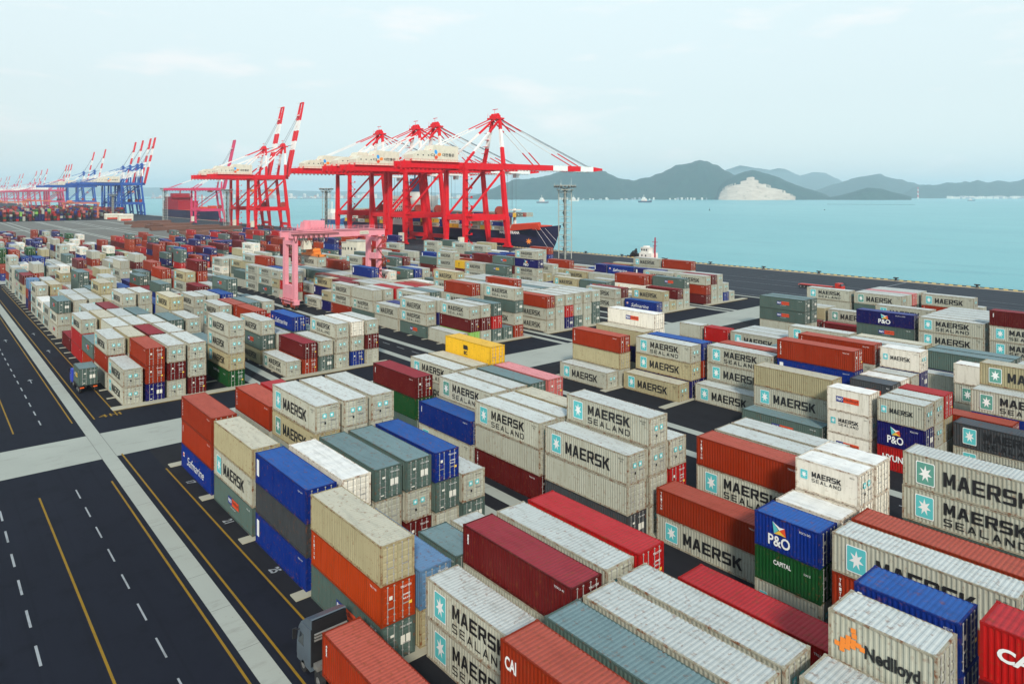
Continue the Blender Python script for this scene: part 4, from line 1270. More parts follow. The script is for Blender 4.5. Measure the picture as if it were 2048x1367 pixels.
for X, lab in ((-406, 'red quay crane working the ship, directly behind the nearest one'), (-431, 'red quay crane working the ship, third away, close beside the second'), (-483.5, 'red quay crane over the stern of the dark blue ship, fourth away')):
    c_ = copy_tree(cE); c_.location.x = X; c_['label'] = lab
cF = crane(-672.5, 'red quay crane with raised boom, the nearer of the idle pair', 'red quay cranes', boom_up=True)
c_ = copy_tree(cF); c_.location.x = -721.5; c_['label'] = 'red quay crane with raised boom, the farther of the idle pair'
crane(-858, 'small pink-red quay crane with plain raised boom behind the red ones, no white bands', None, PNK, True, house=False, s=.78, striped=False, backY=214, reach=60)
cB = crane(-1240, 'blue quay crane with red and white raised boom, nearest of the blue group', 'blue quay cranes', BLU, True, mast_c=RED, s=1.0, backY=190)
for o in cB.children:
    if o.name.startswith(('mast_leg', 'mast_head')):
        pass
for X, lab in ((-1268, 'second nearest blue quay crane, its striped boom raised close behind the first'), (-1320, 'third blue quay crane of the tight group of four'), (-1372, 'fourth blue quay crane, farthest of the tight group'), (-1630, 'blue quay crane standing apart beyond the group of four'), (-1750, 'blue quay crane farthest along, beside the pink ones')):
    c_ = copy_tree(cB); c_.location.x = X; c_['label'] = lab
cP = crane(-2020, 'distant pink quay crane with raised striped boom, nearest of the pink row', 'distant pink quay cranes', PNK, True, mast_c=RED, s=.86, backY=195)
for i, X in enumerate((-2060, -2100, -2440, -2560, -2680, -3050, -3150, -3520, -3640, -3900)):
    c_ = copy_tree(cP); c_.location.x = X; c_['label'] = 'distant pink quay crane with raised boom, ' + ORD[i + 1] + ' along the pink row'

# ------------------------------------------------------------------ rubber-tyred yard gantries
def gantry(loc, label, col, span=27.0, group=None):
    t = thing('yard_gantry_crane', label, 'crane', loc, group); xs = (-3.3, 3.3); zt = 20.6; DK = flat('gantry red brown', (.30, .05, .03), .6)
    for y in (0, span):
        for x in xs: m = MB(); m.bar((x, y, 2.4), (x, y, zt), 1.15, 1.0, 0, h0=1.7, h1=1.7); m.build('leg', [col], t)
        m = MB(); m.box(-4.6, y - .8, 1.6, 4.6, y + .8, 2.7); m.box(-4.4, y - 1.4, 2.7, 4.4, y + 1.4, 2.85); m.box(-4.4, y - 1.4, 3.8, 4.4, y - 1.34, 3.88)
        for i in range(7): m.box(-4.4 + i * 1.45, y - 1.4, 2.8, -4.33 + i * 1.45, y - 1.34, 3.85)
        m.build('sill_beam', [col], t)
        for x in (-3.6, -2.2, 2.2, 3.6):
            m = MB(); m.tube((x, y - .38, .78), (x, y + .38, .78), .78, .78, 16, 1); m.tube((x, y - .4, .78), (x, y + .4, .78), .36, .36, 10, 0); m.build('wheel', [DK, flat('tyre', (.015, .015, .016), .8)], t)
        m = MB()
        for x in (-2.9, 2.9): m.box(x - 1.3, y - .6, .9, x + 1.3, y + .6, 1.7); m.bar((x, y - .9, 1), (x, y - .9, 3), .5)
        m.build('bogie', [DK], t)
        m = MB(); m.box(-2.75, y - .65, 3.0, 2.75, y + .65, 7.0) if y == 0 else m.box(-2.0, y - .5, 13.0, 2.0, y + .5, 14.8); m.box(-2.75, y - .5, 18.6, 2.75, y + .5, 19.8); m.build('end_panel', [col], t)
    for x in xs:
        m = MB(); m.box(x - .55, -1.6, zt - .1, x + .55, span + 1.8, zt + 1.7); m.box(x - .85, -1.6, zt + 1.7, x + .85, span + 1.8, zt + 1.78)
        q = -1 if x > 0 else -1
        for z in (zt + 2.3, zt + 2.85): m.box(x + .8, -1.6, z, x + .86, span + 1.8, z + .06)
        for y in np.arange(-1.6, span + 2, 1.9): m.box(x + .8, y, zt + 1.7, x + .86, y + .06, zt + 2.9)
        m.build('girder', [col], t)
    m = MB()                                                       # hanging cable loops
    for i in range(7):
        y0 = -.9 + i * 1.55; pts = [(4.35, y0 + 1.3 * q, zt + .9 - 2.2 * math.sin(math.pi * q)) for q in np.linspace(0, 1, 9)]
        for a, b in zip(pts, pts[1:]): m.tube(a, b, .11, .11, 5)
    m.bar((4.35, -1.6, zt + 1.1), (4.35, 13, zt + 1.1), .22); m.build('cable_loop', [flat('cable brown', (.10, .03, .02), .6)], t)
    m = MB(); m.box(-3.9, 3.4, zt + 1.8, 3.9, 11.4, zt + 2.4); m.box(-2.6, 5.0, zt + 2.4, 2.6, 9.4, zt + 4.8); m.box(-1.6, 3.8, zt + 2.4, 1.2, 5.0, zt + 4.4)
    for x in (-3.6, 3.6):
        for y in np.arange(3.6, 11.4, .95): m.box(x - .08, y, zt + 2.4, x + .08, y + .28, zt + 3.6)
    m.build('trolley', [col], t)
    m = MB(); m.box(1.2, 2.6, zt - 3.4, 3.4, 5.0, zt - .9); m.build('operator_cab', [CRM], t)
    m = MB(); m.box(-.9, -1.2, 8.6, .9, -.6, 12) if False else m.bar((4.6, span, 3), (5.4, span + 1.5, 8), .3)
    for i in range(5): a = (4.4, span + (1.6 if i % 2 else -1.2), 3 + i * 3.4); b = (4.4, span + (-1.2 if i % 2 else 1.6), 6.4 + i * 3.4); m.bar(a, b, .5, h0=.14); m.box(3.9, min(a[1], b[1]) - .6, b[2], 5.0, max(a[1], b[1]) + .6, b[2] + .1)
    m.build('stairway', [DK], t)
    return t
PK = paint('faded pink', (.72, .28, .33), .5, .22, .12, (.5, .5, .3), dirtcol=(.55, .16, .12))
gt = gantry((-195.5, 82.3, 0), 'pink gantry crane straddling a container block, lifting one container', PK)
m = MB(); m.box(4.14, 20, 21.0, 4.18, 23, 22.0, 0); put_text(m, 'KOREA EXPRESS', (4.2, 20.2, 21.3), (0, 1, 0), (0, 0, 1), 2.6, .4, 1, 0); m.build('name_board', [CRM, BLACK], gt)
t = thing('container_spreader', 'orange spreader hanging from the pink gantry on its ropes', 'spreader', (-195.5, 89.3, 0))
m = MB(); m.box(-5.6, -1.1, 15.05, 5.6, -.7, 15.5); m.box(-5.6, .9, 15.05, 5.6, 1.3, 15.5)
for x in (-5.6, 5.2): m.box(x, -1.2, 15.0, x + .4, 1.4, 15.6)
m.build('frame', [ORL], t); m = MB(); m.box(-2.8, -1.0, 15.5, 2.8, 1.1, 16.3); m.tube((-1.8, -1.2, 16.7), (-1.8, 1.2, 16.7), .6, .6, 12); m.tube((1.8, -1.2, 16.7), (1.8, 1.2, 16.7), .6, .6, 12); m.build('headblock', [ORL], t)
m = MB()
for x in (-2.2, 2.2):
    for y in (-1, 1): m.tube((x, y, 16.6), (x * 1.1, y, 21.8), .05, .05, 4)
m.build('rope', [STRW], t)
container('gM', 2, HT, (-201.2, 87.9, 12.1), 'light grey star-logo container hanging from the pink gantry under its orange spreader', 'stacked shipping containers')
OG = paint('pale orange gantry', (.62, .20, .12), .5, .2)
g2 = gantry((-1100, 150, 0), 'small far orange gantry crane among the next terminal stacks', OG, 40); g2.rotation_euler.z = 0
for i, (u, v) in enumerate(((95, 420), (30, 415))):
    X, Y = at(u, 436); c_ = copy_tree(g2); c_.location = (X - 150 - 200 * i, 90 + 60 * i, 0); c_['label'] = ['far orange gantry crane second from the open yard edge', 'faintest far orange gantry crane near the picture edge'][i]

# ------------------------------------------------------------------ light towers
GREY = paint('tower grey', (.42, .43, .38), .55, .3, .1)
def tower(X, Y, h, label, wd=4.6):
    t = thing('light_tower', label, 'light tower', (X, Y, 0), 'floodlight towers'); a = wd / 2
    for x in (-a, a):
        for y in (-a, a): m = MB(); m.bar((x, y, 0), (x, y, h - 2.4), .34); m.build('post', [GREY], t)
    m = MB()
    for z in np.arange(3, h - 3, 3.1):
        for p, q in (((-a, -a), (a, -a)), ((a, -a), (a, a)), ((a, a), (-a, a)), ((-a, a), (-a, -a))): m.bar((*p, z), (*q, z), .16)
    m.build('brace', [GREY], t)
    m = MB(); m.bar((0, 0, 0), (0, 0, h - 2), 1.0)                 # the stair shaft
    for i, z in enumerate(np.arange(2, h - 4, 3.1)): s = 1 if i % 2 else -1; m.bar((-.9 * s, -.6, z), (.9 * s, -.6, z + 3.1), .5, h0=.12); m.box(-1.4, -1.4, z, 1.4, 1.4, z + .1)
    m.build('stairway', [paint('tower stair', (.16, .18, .17), .6, .3)], t)
    m = MB(); n = 8
    for z, r in ((h - 2.6, 4.6), (h - .5, 6.0)):
        vs = [(math.cos(i * math.pi / 4 + .39) * r, math.sin(i * math.pi / 4 + .39) * r) for i in range(8)]; m.prism(vs, 'z', z, z + .35)
        for x, y in vs: m.bar((0, 0, z - 1.8), (x, y, z), .22); m.tube((x, y, z + .3), (x, y, z + 1.3), .06, .06, 4)
    m.build('platform', [GREY], t); m = MB()
    for i in range(16): q = i * math.pi / 8; m.box(math.cos(q) * 5.2 - .45, math.sin(q) * 5.2 - .45, h - 1.4, math.cos(q) * 5.2 + .45, math.sin(q) * 5.2 + .45, h - .5)
    m.build('floodlight', [flat('lamp housing', (.10, .11, .11), .3)], t)
    m = MB(); m.tube((-3, 0, h), (-3, 0, h + 3), .08, .03, 4); m.tube((3.5, 1, h), (3.5, 1, h + 3.6), .08, .03, 4); m.build('lightning_rod', [CWH], t); return t
tower(-257.4, 255, 38, 'tall lattice light tower on the apron right of the ship bow')
tower(-548.4, 262, 38.5, 'lattice light tower beside the fourth red crane, left of the ship stern'); tower(-722, 238, 38.5, 'lattice light tower in front of the idle raised-boom cranes')
tower(-931, 232.8, 41, 'lattice light tower farthest left, before the red-hulled ship'); tower(-1110, 210, 34, 'slim far light tower beside the cream sheds', 2.0)

# ------------------------------------------------------------------ ships
NAVY = paint('navy hull', (.018, .018, .055), .45, .3, .05, (.1, .1, .3), dirtcol=(.07, .02, .015)); BOOT = paint('boot red', (.35, .03, .02), .6, .5, .2); DECKR = paint('deck red', (.55, .05, .02), .5, .2, .1); SHW = paint('ship white', (.74, .72, .66), .5, .25, .05); SHB = flat('ship mast blue', (.03, .07, .16), .5); SHR = paint('ship red', (.30, .008, .02), .5, .3, .1)
def hull(t, Lh, B, zd, zw, fl=6.0, mat=None, mat2=None, bow=20.0, rise=4.0, nm='hull'):
    mb = MB(); st = [0, .02, .06, .15, .3, .5, .7, .8, .87, .93, .97, 1.0]; rows = []
    for q in st:
        x = Lh * q; f = 1.0 if q < .72 else max(.02, 1 - ((q - .72) / .28) ** 1.7); g_ = 1.0 if q < .62 else max(0.015, 1 - ((q - .62) / .38) ** 1.25)
        if q < .06: f *= .80 + 3.3 * q; g_ *= .55 + 7.5 * q
        zt = zd + (rise * max(0, (q - .8) / .2) ** 1.2); xb = x - (bow * .45 * max(0, (q - .86) / .14))
        ring = [(x, -B / 2 * f, zt), (x * .5 + xb * .5, -B / 2 * (f * .55 + g_ * .45), zd * .4), (xb, -B / 2 * g_, 0), (xb, -B / 2 * g_ * .9, zw)]
        rows.append(ring + [(a, -b, c) for a, b, c in ring[::-1]])
    n = 8; vs = [p for r_ in rows for p in r_]; fs = []; ms = []
    for i in range(len(rows) - 1):
        for j in range(n):
            if j == 7: continue
            fs.append((i * n + j, i * n + j + 1, (i + 1) * n + j + 1, (i + 1) * n + j)); ms.append(1 if j in (2, 3, 4) else 0)
        fs.append((i * n, (i + 1) * n, (i + 1) * n + 7, i * n + 7)); ms.append(2)
    fs.append(tuple(range(n))); ms.append(0); fs.append(tuple((len(rows) - 1) * n + k for k in range(n))[::-1]); ms.append(0)
    mb.v = vs; mb.f = fs; mb.m = ms; me = mb.mesh(nm, [mat, mat2, DECKR]); fixn(me); return link(nm, me, t)
t = thing('container_ship', 'dark blue container ship moored under the red cranes, bow toward the light tower', 'ship', (-578, 304.5, -1.2)); Ls = 267
hull(t, Ls, 30, 10.6, -3.4, mat=NAVY, mat2=BOOT, rise=4.6)
m = MB(); put_text(m, 'MAERSK TIRANA', (Ls - 42, -14.6, 8.9), (.965, .26, 0), (0, -.1, 1), 15.5, 1.9, 0, .03); m.build('lettering', [WHITE], t)
m = MB(); m.add([(Ls - 20 + .9 * a, -8.9 + .47 * a, 4.6 + b) for a, b in star7(0, 0, 2.2)], [tuple(range(14))]); m.build('bow_emblem', [ORL], t)
m = MB(); m.box(88, -14, 10.5, 112, 14, 30.5); m.box(90, -15, 30.5, 111, 15, 33.2); m.box(94, -9, 33.2, 108, 9, 36.4)
for z in (14, 17, 20, 23, 26): m.box(87.6, -14.3, z, 112.4, 14.3, z + .25)
for z in (15.2, 18.2, 21.2, 24.2, 27.2):
    for x in np.arange(90, 111, 3): m.box(x, -14.06, z, x + 1.4, -14.0, z + 1, 1)
m.build('deckhouse', [SHW, GLS], t)
m = MB(); m.box(97, -3, 36.4, 103, 3, 47); m.box(92, -7, 36.4, 108, 7, 38.2); m.bar((100, 0, 47), (100, 0, 53), .9); m.bar((96, -4, 44), (104, 4, 44), .7); m.build('mast', [SHB], t)
m = MB(); m.prism([(Ls - 37, 10.6), (Ls - 8, 13.6), (Ls - 10, 16.0), (Ls - 35, 14.8)], 'y', -10.5, -9.9)
m.tube((Ls - 35, -9, 13.5), (Ls - 13, -6, 15.6), 1.7, 1.4, 10); m.box(Ls - 33, -6, 12, Ls - 14, 6, 14.6); m.build('breakwater', [DECKR], t)
m = MB(); m.bar((Ls - 44, 0, 10), (Ls - 44, 0, 25), 1.7, 1.2); m.box(Ls - 46, -4, 23.6, Ls - 42, 4, 24.4); m.bar((Ls - 48, 0, 10.5), (Ls - 48, 0, 21), 1.0); m.build('foremast', [SHW], t)
for i in range(3): m = MB(); m.tube((Ls - 16 + i * 3, -7 + i * 1.5, 13), (Ls + 8 + i * 7, -17.5, 1.4), .09, .09, 4); m.build('mooring_line', [CWH], t)
rs = random.Random(3)
for k, X in enumerate(np.arange(-572, -352, 12.3)):
    if -492 < X < -462: continue
    for j in range(9):
        y = 291 + j * 3.0; n = rs.choice((2, 3, 3, 4)) if j == 0 else 4
        for q in range(n):
            if j > 0 and q < n - 1: continue
            mass_box(rs.choice(('gM', 'gM', 'gS', 'gM', 'sN', 'bZ', 'oR', 'g.', 'wM', 'yK', 'tM')), 2, HT, X, y, 9.6 + q * HT, True)
t = thing('cargo_ship', 'red-topped cargo ship with navy hull moored beyond the small pink crane', 'ship', (-1190, 306, -1)); hull(t, 236, 30, 12, -3, mat=NAVY, mat2=BOOT, rise=2)
m = MB(); m.box(14, -14, 12, 92, 14, 25); m.box(22, -14.2, 25, 60, 14.2, 30.5)
for x in np.arange(8, 96, 5.5): m.box(x, -14.12, 12, x + .25, -14.02, 28)
for z in (16, 20, 24): m.box(8, -14.12, z, 96, -14.02, z + .2)
m.build('cargo_block', [SHR], t); m = MB(); m.box(44, -12, 30.5, 58, 12, 36); m.bar((51, 0, 36), (51, 0, 42), 1.5); m.box(20, -15, 29.5, 64, 15, 31); m.build('bridge', [SHR, SHB], t)
m = MB(); m.box(150, -5, 13, 170, 5, 17); m.box(196, -4, 13, 210, 4, 19); m.bar((158, 0, 13), (158, 0, 34), .9); m.build('deck_crane', [DECKR], t)
# tug behind the quay, and its black fender heap
t = thing('tug_boat', 'white-housed tug with red mast lying behind the quay wall', 'tug', (-252, 294, -2)); hull(t, 30, 8, 1.3, -2, mat=flat('tug black', (.015, .015, .017)), mat2=BOOT, rise=1.2, bow=4)
m = MB(); m.box(13.5, -2.8, 1.2, 21.5, 2.8, 4.4); m.box(14.2, -2.4, 4.4, 19.6, 2.4, 7.0); m.box(14.0, -2.6, 7.0, 19.9, 2.6, 7.25); m.box(15, -1.2, 7.25, 17.5, 1.2, 8.0)
for x in (14.6, 16.1, 17.6): m.box(x, -2.44, 5.5, x + .9, -2.40, 6.5, 1)
for x in (15, 17.5): m.box(x, -2.84, 2.6, x + .8, -2.8, 3.5, 1)
m.build('deckhouse', [SHW, GLS], t); m = MB(); m.bar((21.6, 0, 1.2), (21.9, 0, 12.6), .75, .5); m.bar((20, 0, 10.2), (23.4, 0, 10.2), .25); m.bar((20.6, 0, 8.2), (23, 0, 8.2), .25); m.build('mast', [flat('mast crimson', (.35, .015, .05))], t)
m = MB()
for x in np.arange(22.5, 30, .9): m.bar((x, -3.4, 1.4), (x, -3.4, 2.5), .1)
for z in (1.9, 2.5): m.bar((22.3, -3.4, z), (30, -3.4, z), .09)
m.build('railing', [flat('rail pale green', (.45, .62, .45))], t)
m = MB(); rq = random.Random(9)
for i in range(46):
    a = rq.uniform(1.5, 12.5); hh = max(.2, 4.6 - abs(a - 9.3) * .95) * rq.uniform(.35, 1); r0 = rq.uniform(.45, .95); y = rq.uniform(-2.4, 2.0)
    m.tube((a, y, 1.3 + hh - r0 * .3), (a + rq.uniform(-.6, .6), y + rq.uniform(-.5, .5), 1.3 + hh + r0 * .4), r0, r0 * .8, 9)
    m.bar((a, y, 1.0), (a, y, 1.3 + hh), r0 * .9)
m.build('fender_heap', [DARK], t)
def boat(X, Y, L, label, col, col2, z=-3.5):
    t = thing('small_boat', label, 'boat', (X, Y, z)); hull(t, L, L * .24, L * .10, -.6, mat=col, mat2=col, rise=L * .05, bow=L * .1)
    m = MB(); m.box(L * .25, -L * .08, L * .09, L * .55, L * .08, L * .24); m.box(L * .3, -L * .07, L * .24, L * .45, L * .07, L * .33); m.bar((L * .38, 0, L * .33), (L * .38, 0, L * .5), L * .015); m.build('deckhouse', [col2], t); return t
boat(-842, 400, 56, 'blue and white pilot boat crossing the water left of the ship', flat('boat blue', (.02, .07, .22)), SHW)
x, y, z = far(1278, 402, 3300); boat(x, y, 76, 'small dark coaster under way in the bay before the wooded hill', flat('coaster hull', (.05, .07, .12)), SHW)
x, y, z = far(1075, 401, 3000); boat(x, y, 70, 'grey coaster anchored in the bay behind the light tower', flat('coaster grey', (.16, .2, .24)), SHW)
x, y, z = far(1140, 397, 3900); boat(x, y, 70, 'white ferry close under the wooded shore', SHW, SHW)
x, y, z = far(1935, 396, 4200); boat(x, y, 40, 'tiny boat in the bay before the white seaside works', flat('coaster hull', (.05, .07, .12)), SHW)
for i, (u, v) in enumerate(((1419, 421), (1649, 420))):
    X, Y = at(u, v, -3.5); t = thing('channel_buoy', ['small dark channel buoy in open water, the one with a spar', 'small dark channel buoy in open water, the low one'][i], 'buoy', (X, Y, -3.5), 'channel buoys')
    m = MB(); m.tube((0, 0, -.3), (0, 0, 1.2), 1.8, 1.6, 12); m.build('float', [DARK], t); m = MB(); m.bar((0, 0, 1.2), (0, 0, 6.5 - 4 * i), .8, .2); m.build('spar', [DARK], t)
m = MB(); rq = random.Random(2)
for i in range(90):
    u = 1655 + i * 1.95 + rq.uniform(-.6, .6); X, Y = at(u, 408.5 + (u - 1655) * .008, -3.5); m.box(X - 2.5, Y - 1.2, -3.6, X + 2.5, Y + 1.2, -2.6)
tag(m.build('fish_farm_float', [flat('float green', (.05, .12, .12))]), 'long line of dark floats on the bay below the hills', 'floats')

# ------------------------------------------------------------------ lorries
TYRE = flat('tyre', (.015, .015, .016), .8); RIM = flat('rim', (.35, .35, .34), .4, .6); SILV = paint('silver cab', (.10, .13, .16), .3, .3, 0, metal=.2); CHAS = flat('chassis', (.03, .028, .026), .6)
def wheel(t, x, y, r=.52, w_=.34, name='wheel'):
    o = MB(); o.tube((0, -w_ / 2, 0), (0, w_ / 2, 0), r, r, 20, 0); o.tube((0, -w_ / 2 - .01, 0), (0, w_ / 2 + .01, 0), r * .52, r * .52, 14, 1); o.tube((0, -w_ / 2 - .05, 0), (0, w_ / 2 + .05, 0), r * .18, r * .18, 8, 1); return o.build(name, [TYRE, RIM], t, (x, y, r))
def lorry(loc, label, cabm, L, fairing=True, W_=2.7, flatbed=False, group=None, zt=1.28):
    t = thing('lorry', label, 'lorry', loc, group); w2 = W_ / 2        # front at x=0, heading -x; trailer bed from 3.9 to 3.9+L
    m = MB(); top = 3.35 if fairing else 2.7
    m.prism([(.15, .55), (2.25, .55), (2.25, top), (.75, top), (.32, top - .55), (.05, 1.75), (0, .9)], 'y', -w2, w2)
    m.box(-.06, -w2 + .05, .42, .35, w2 - .05, .85); m.build('cab', [cabm], t)
    m = MB(); m.prism([(.03, 1.86), (.30, top - .55), (.72, top - .08), (.70, top - .08), (.27, top - .55), (0, 1.86)], 'y', -w2 + .15, w2 - .15); m.build('windscreen', [GLS], t)
    for y in (-w2 - .012, w2 + .004): m = MB(); m.prism([(.30, 1.75), (1.15, 1.75), (1.15, top - .75), (.62, top - .75)], 'y', y, y + .008); m.build('side_window', [GLS], t)
    for y in (-w2 - .34, w2 + .06): m = MB(); m.box(.02, y, 1.9, .14, y + .28, 2.6); m.bar((.2, y + .14, 2.55), (.5, -w2 if y < 0 else w2, 2.7), .06); m.build('mirror', [DARK], t)
    for y in (-w2 + .2, w2 - .65): m = MB(); m.box(-.07, y, .62, .02, y + .45, .84); m.build('headlight', [flat('lamp glass', (.7, .7, .65), .2)], t)
    if fairing:
        m = MB(); pts = [(.75, top), (1.3, top + .42), (2.2, top + .72), (2.25, top + .64), (1.35, top + .33), (.85, top)]; m.prism(pts, 'y', -w2 + .08, w2 - .08)
        for y in (-w2 + .05, w2 - .1): m.prism([(.8, top), (2.25, top), (2.25, top + .66), (1.3, top + .40)], 'y', y, y + .05)
        m.build('roof_fairing', [cabm], t)
        m = MB(); m.box(2.26, -w2 + .02, .9, 2.34, w2 - .02, top + .05, 1); m.box(2.28, -w2 + .1, top, 2.33, w2 - .1, top + .6, 1); m.box(.9, -w2 + .12, top - .02, 2.24, w2 - .12, top + .03, 1)
        for z in (2.75, 2.95, 3.15): m.tube((2.55, -w2 + .15, z), (2.55, w2 - .15, z), .07, .07, 8)
        m.box(2.5, -w2 + .1, .9, 3.1, -w2 + .75, 1.25); m.build('exhaust_stack', [paint('worn steel', (.30, .29, .27), .35, .4, .2, metal=.5), DARK], t)
    m = MB()
    for y in (-.45, .33): m.box(1.2, y, .62, 4.6, y + .12, .86); m.box(3.5, y, .95, 3.9 + L, y + .14, zt - .04)
    for x in np.arange(3.6, 3.9 + L, 2.2): m.box(x, -w2 + .1, zt - .2, x + .16, w2 - .1, zt - .02)
    if flatbed: m.box(3.6, -w2, zt - .05, 3.9 + L, w2, zt + .05)
    m.box(2.7, -w2 + .1, .45, 3.6, -w2 + .6, .95); m.box(2.7, w2 - .6, .45, 3.6, w2 - .1, .95); m.box(5.2, -w2 + .08, .5, min(8.6, 3.9 + L * .55), -w2 + .16, .95) if L > 8 else None
    m.build('chassis', [CHAS if not flatbed else cabm], t)
    for x in (1.05, 3.4) + tuple(3.9 + L - q for q in ((1.0, 2.3, 3.6) if L > 8 else (.9, 2.1))):
        for y in (-w2 + .18, w2 - .18): wheel(t, x, y)
    m = MB()
    for y in (-w2 + .1, w2 - .7): m.box(3.9 + L - .02, y, zt - .42, 3.9 + L + .04, y + .6, zt - .22)
    m.build('tail_light', [flat('tail lamp', (.75, .12, .02), .3)], t); return t
lorry((-47.35, 21.75, 0), 'silver lorry carrying the orange-brown container down the lane in the foreground', SILV, CL[2] + .1)
container('oE', 2, HT, (-43.3, 20.4, 1.28), 'rusty orange container riding on the silver lorry in the foreground lane', 'containers on lorries')
lorry((-143.9, 21.9, 0), 'blue lorry carrying a grey container past the corner stack', paint('blue cab', (.03, .06, .45), .35, .2), CL[1] + .1, False)
container('sY', 1, HT, (-139.9, 20.5, 1.28), 'slate grey container with orange badge on the blue lorry', 'containers on lorries')
CRD = paint('tractor red', (.50, .03, .02), .45, .3, .1)
t = lorry((-108.5, 240.5, 0), 'empty red flatbed lorry parked on the open apron', CRD, 11.5, False, flatbed=True); t.rotation_euler.z = R(180)
t = lorry((-330, 256, 0), 'red lorry with a grey container on the apron beside the nearest crane', CRD, CL[2], False); t.rotation_euler.z = R(180)
container('gM', 2, HT, (-345.2, 254.7, 1.28), 'light grey container on the red lorry beside the nearest red crane foot', 'containers on lorries')
# black spreader machinery lying on the small container by the tug, and lashing gear
t = thing('site_building', 'cream two-part service building with square windows among the far blocks', 'building', (-280, 141, 0))
m = MB(); m.box(0, 0, 0, 4.6, 6, 12.2); m.box(4.8, -.2, 0, 14.5, 6.2, 13.2); m.build('wall', [CRM], t)
m = MB(); m.box(-.2, -.2, 12.2, 4.7, 6.2, 12.5); m.box(4.6, -.4, 13.2, 14.7, 6.4, 13.6); m.build('roof', [paint('roof grey', (.4, .4, .36), .7)], t)
for x, z in ((.8, 9.2), (2.8, 9.2), (6, 9.5), (9, 9.5), (12, 9.5), (6, 5), (11, 5)): m = MB(); m.box(x, -.26 if x > 4.7 else -.06, z, x + 1.0, -.21 if x > 4.7 else -.01, z + 1.1); m.build('window', [GLS], t)
# sheds and pipe stacks on the open yard
for i, (u0, u1, v) in enumerate(((208, 250, 438), (235, 268, 441))):
    X0, Y0_ = at(u0, v); X1, Y1_ = at(u1, v); t = thing('storage_shed', ['long cream shed with red trim beyond the pipe stacks', 'short cream shed beside the long one beyond the pipe stacks'][i], 'shed', (X0, Y0_, 0)); wl_ = max(12, Y1_ - Y0_)
    m = MB(); m.box(0, 0, 0, 10, wl_, 5.5 + i); m.build('wall', [CRM], t); m = MB(); m.prism([(-.5, 5.5 + i), (10.5, 5.5 + i), (5, 7.6 + i)], 'y', -.5, wl_ + .5); m.build('roof', [CRM], t); m = MB(); m.box(10, 2, 0, 10.05, wl_ - 2, 2.2); m.build('door', [DECKR], t)
PIPE = paint('rusty pipe', (.15, .075, .055), .7, .5, .5, (.6, .6, .6), vary=.25)
pl = [(248, 449, 30), (275, 447, 38), (300, 452, 24), (262, 455, 14), (290, 456, 16), (318, 453, 34), (345, 458, 46), (300, 461, 34), (335, 465, 44), (375, 462, 40), (400, 468, 44), (360, 472, 34), (430, 459, 26), (330, 459, 30)]
where = ['nearest the sheds', 'just behind the sheds', 'short one beyond the sheds', 'isolated small one', 'second small one', 'at the middle back', 'long one in the middle', 'at the open lane end', 'long one in the front middle', 'right of middle', 'longest at the front', 'front one near the red containers', 'farthest toward the red cranes', 'thin one between the long rows']
for i, (u, v, ln) in enumerate(pl):
    X, Y = at(u, v); t = thing('pipe_stack', 'low stack of rusty brown pipes, ' + where[i], 'pipes', (X, Y, 0), 'stacks of rusty pipes'); m = MB(); rq = random.Random(i)
    for row in range(3):
        for k in range(7 - row):
            r_ = .62; m.tube((k * 1.25 + row * .62, rq.uniform(-.8, .8), r_ + row * 1.08), (k * 1.25 + row * .62, ln * .9 + rq.uniform(-1, 1), r_ + row * 1.08), r_, r_, 8)
    m.build('pipes', [PIPE], t)

# ------------------------------------------------------------------ water, hills, far shore
wm, n, l, p = nodes('sea water'); gg = n.new('ShaderNodeNewGeometry'); pos = gg.outputs['Position']
lp = thr(n, l, noise(n, l, mapping(n, l, pos, (.0016, .004, 1)), 1.0, 4, .6), .35, .7)
col = mixc(n, l, lp, (.11, .38, .41), (.17, .46, .47)); st = thr(n, l, noise(n, l, mapping(n, l, pos, (.02, .07, 1)), 1.0, 4, .65), .52, .74, .45); col = mixc(n, l, st, col, (.045, .24, .29)); l.new(col, p.inputs['Base Color'])
p.inputs['Roughness'].default_value = .32; p.inputs['IOR'].default_value = 1.33; p.inputs['Specular IOR Level'].default_value = .45
bp = n.new('ShaderNodeBump'); bp.inputs['Strength'].default_value = .9; bp.inputs['Distance'].default_value = .8
w1 = noise(n, l, mapping(n, l, pos, (.22, .42, 1)), 1.0, 5, .65); l.new(w1, bp.inputs['Height']); l.new(bp.outputs[0], p.inputs['Normal'])
g = MB(); g.add([(-24500, QY + .01, -3.5), (14500, QY + .01, -3.5), (14500, 26500, -3.5), (-24500, 26500, -3.5)], [(0, 1, 2, 3)]); tag(g.build('water', wm), kind='structure')
def leafy(name, rgb, rgb2):
    m, n, l, p = nodes(name); g = n.new('ShaderNodeNewGeometry'); pos = g.outputs['Position']
    a = noise(n, l, mapping(n, l, pos, (.012, .012, .02)), 1.0, 6, .7); c = mixc(n, l, thr(n, l, a, .35, .65), rgb, rgb2); b = thr(n, l, noise(n, l, mapping(n, l, pos, (.05, .05, .08)), 1.0, 3), .4, .7, .5); c = mixc(n, l, b, c, tuple(x * .55 for x in rgb)); l.new(c, p.inputs['Base Color']); p.inputs['Roughness'].default_value = .95; return m
FOR = leafy('forest', (.010, .042, .045), (.022, .068, .055)); ROCK, n, l, p = nodes('quarry rock'); gq = n.new('ShaderNodeNewGeometry')
c = mixc(n, l, thr(n, l, noise(n, l, mapping(n, l, gq.outputs['Position'], (.010, .010, .05)), 1.0, 6, .7), .38, .66), (.60, .52, .42), (.42, .34, .26)); c = mixc(n, l, thr(n, l, noise(n, l, mapping(n, l, gq.outputs['Position'], (.03, .03, .03)), 1.0, 4), .60, .68, .6), c, (.10, .12, .07)); l.new(c, p.inputs['Base Color']); p.inputs['Roughness'].default_value = .95
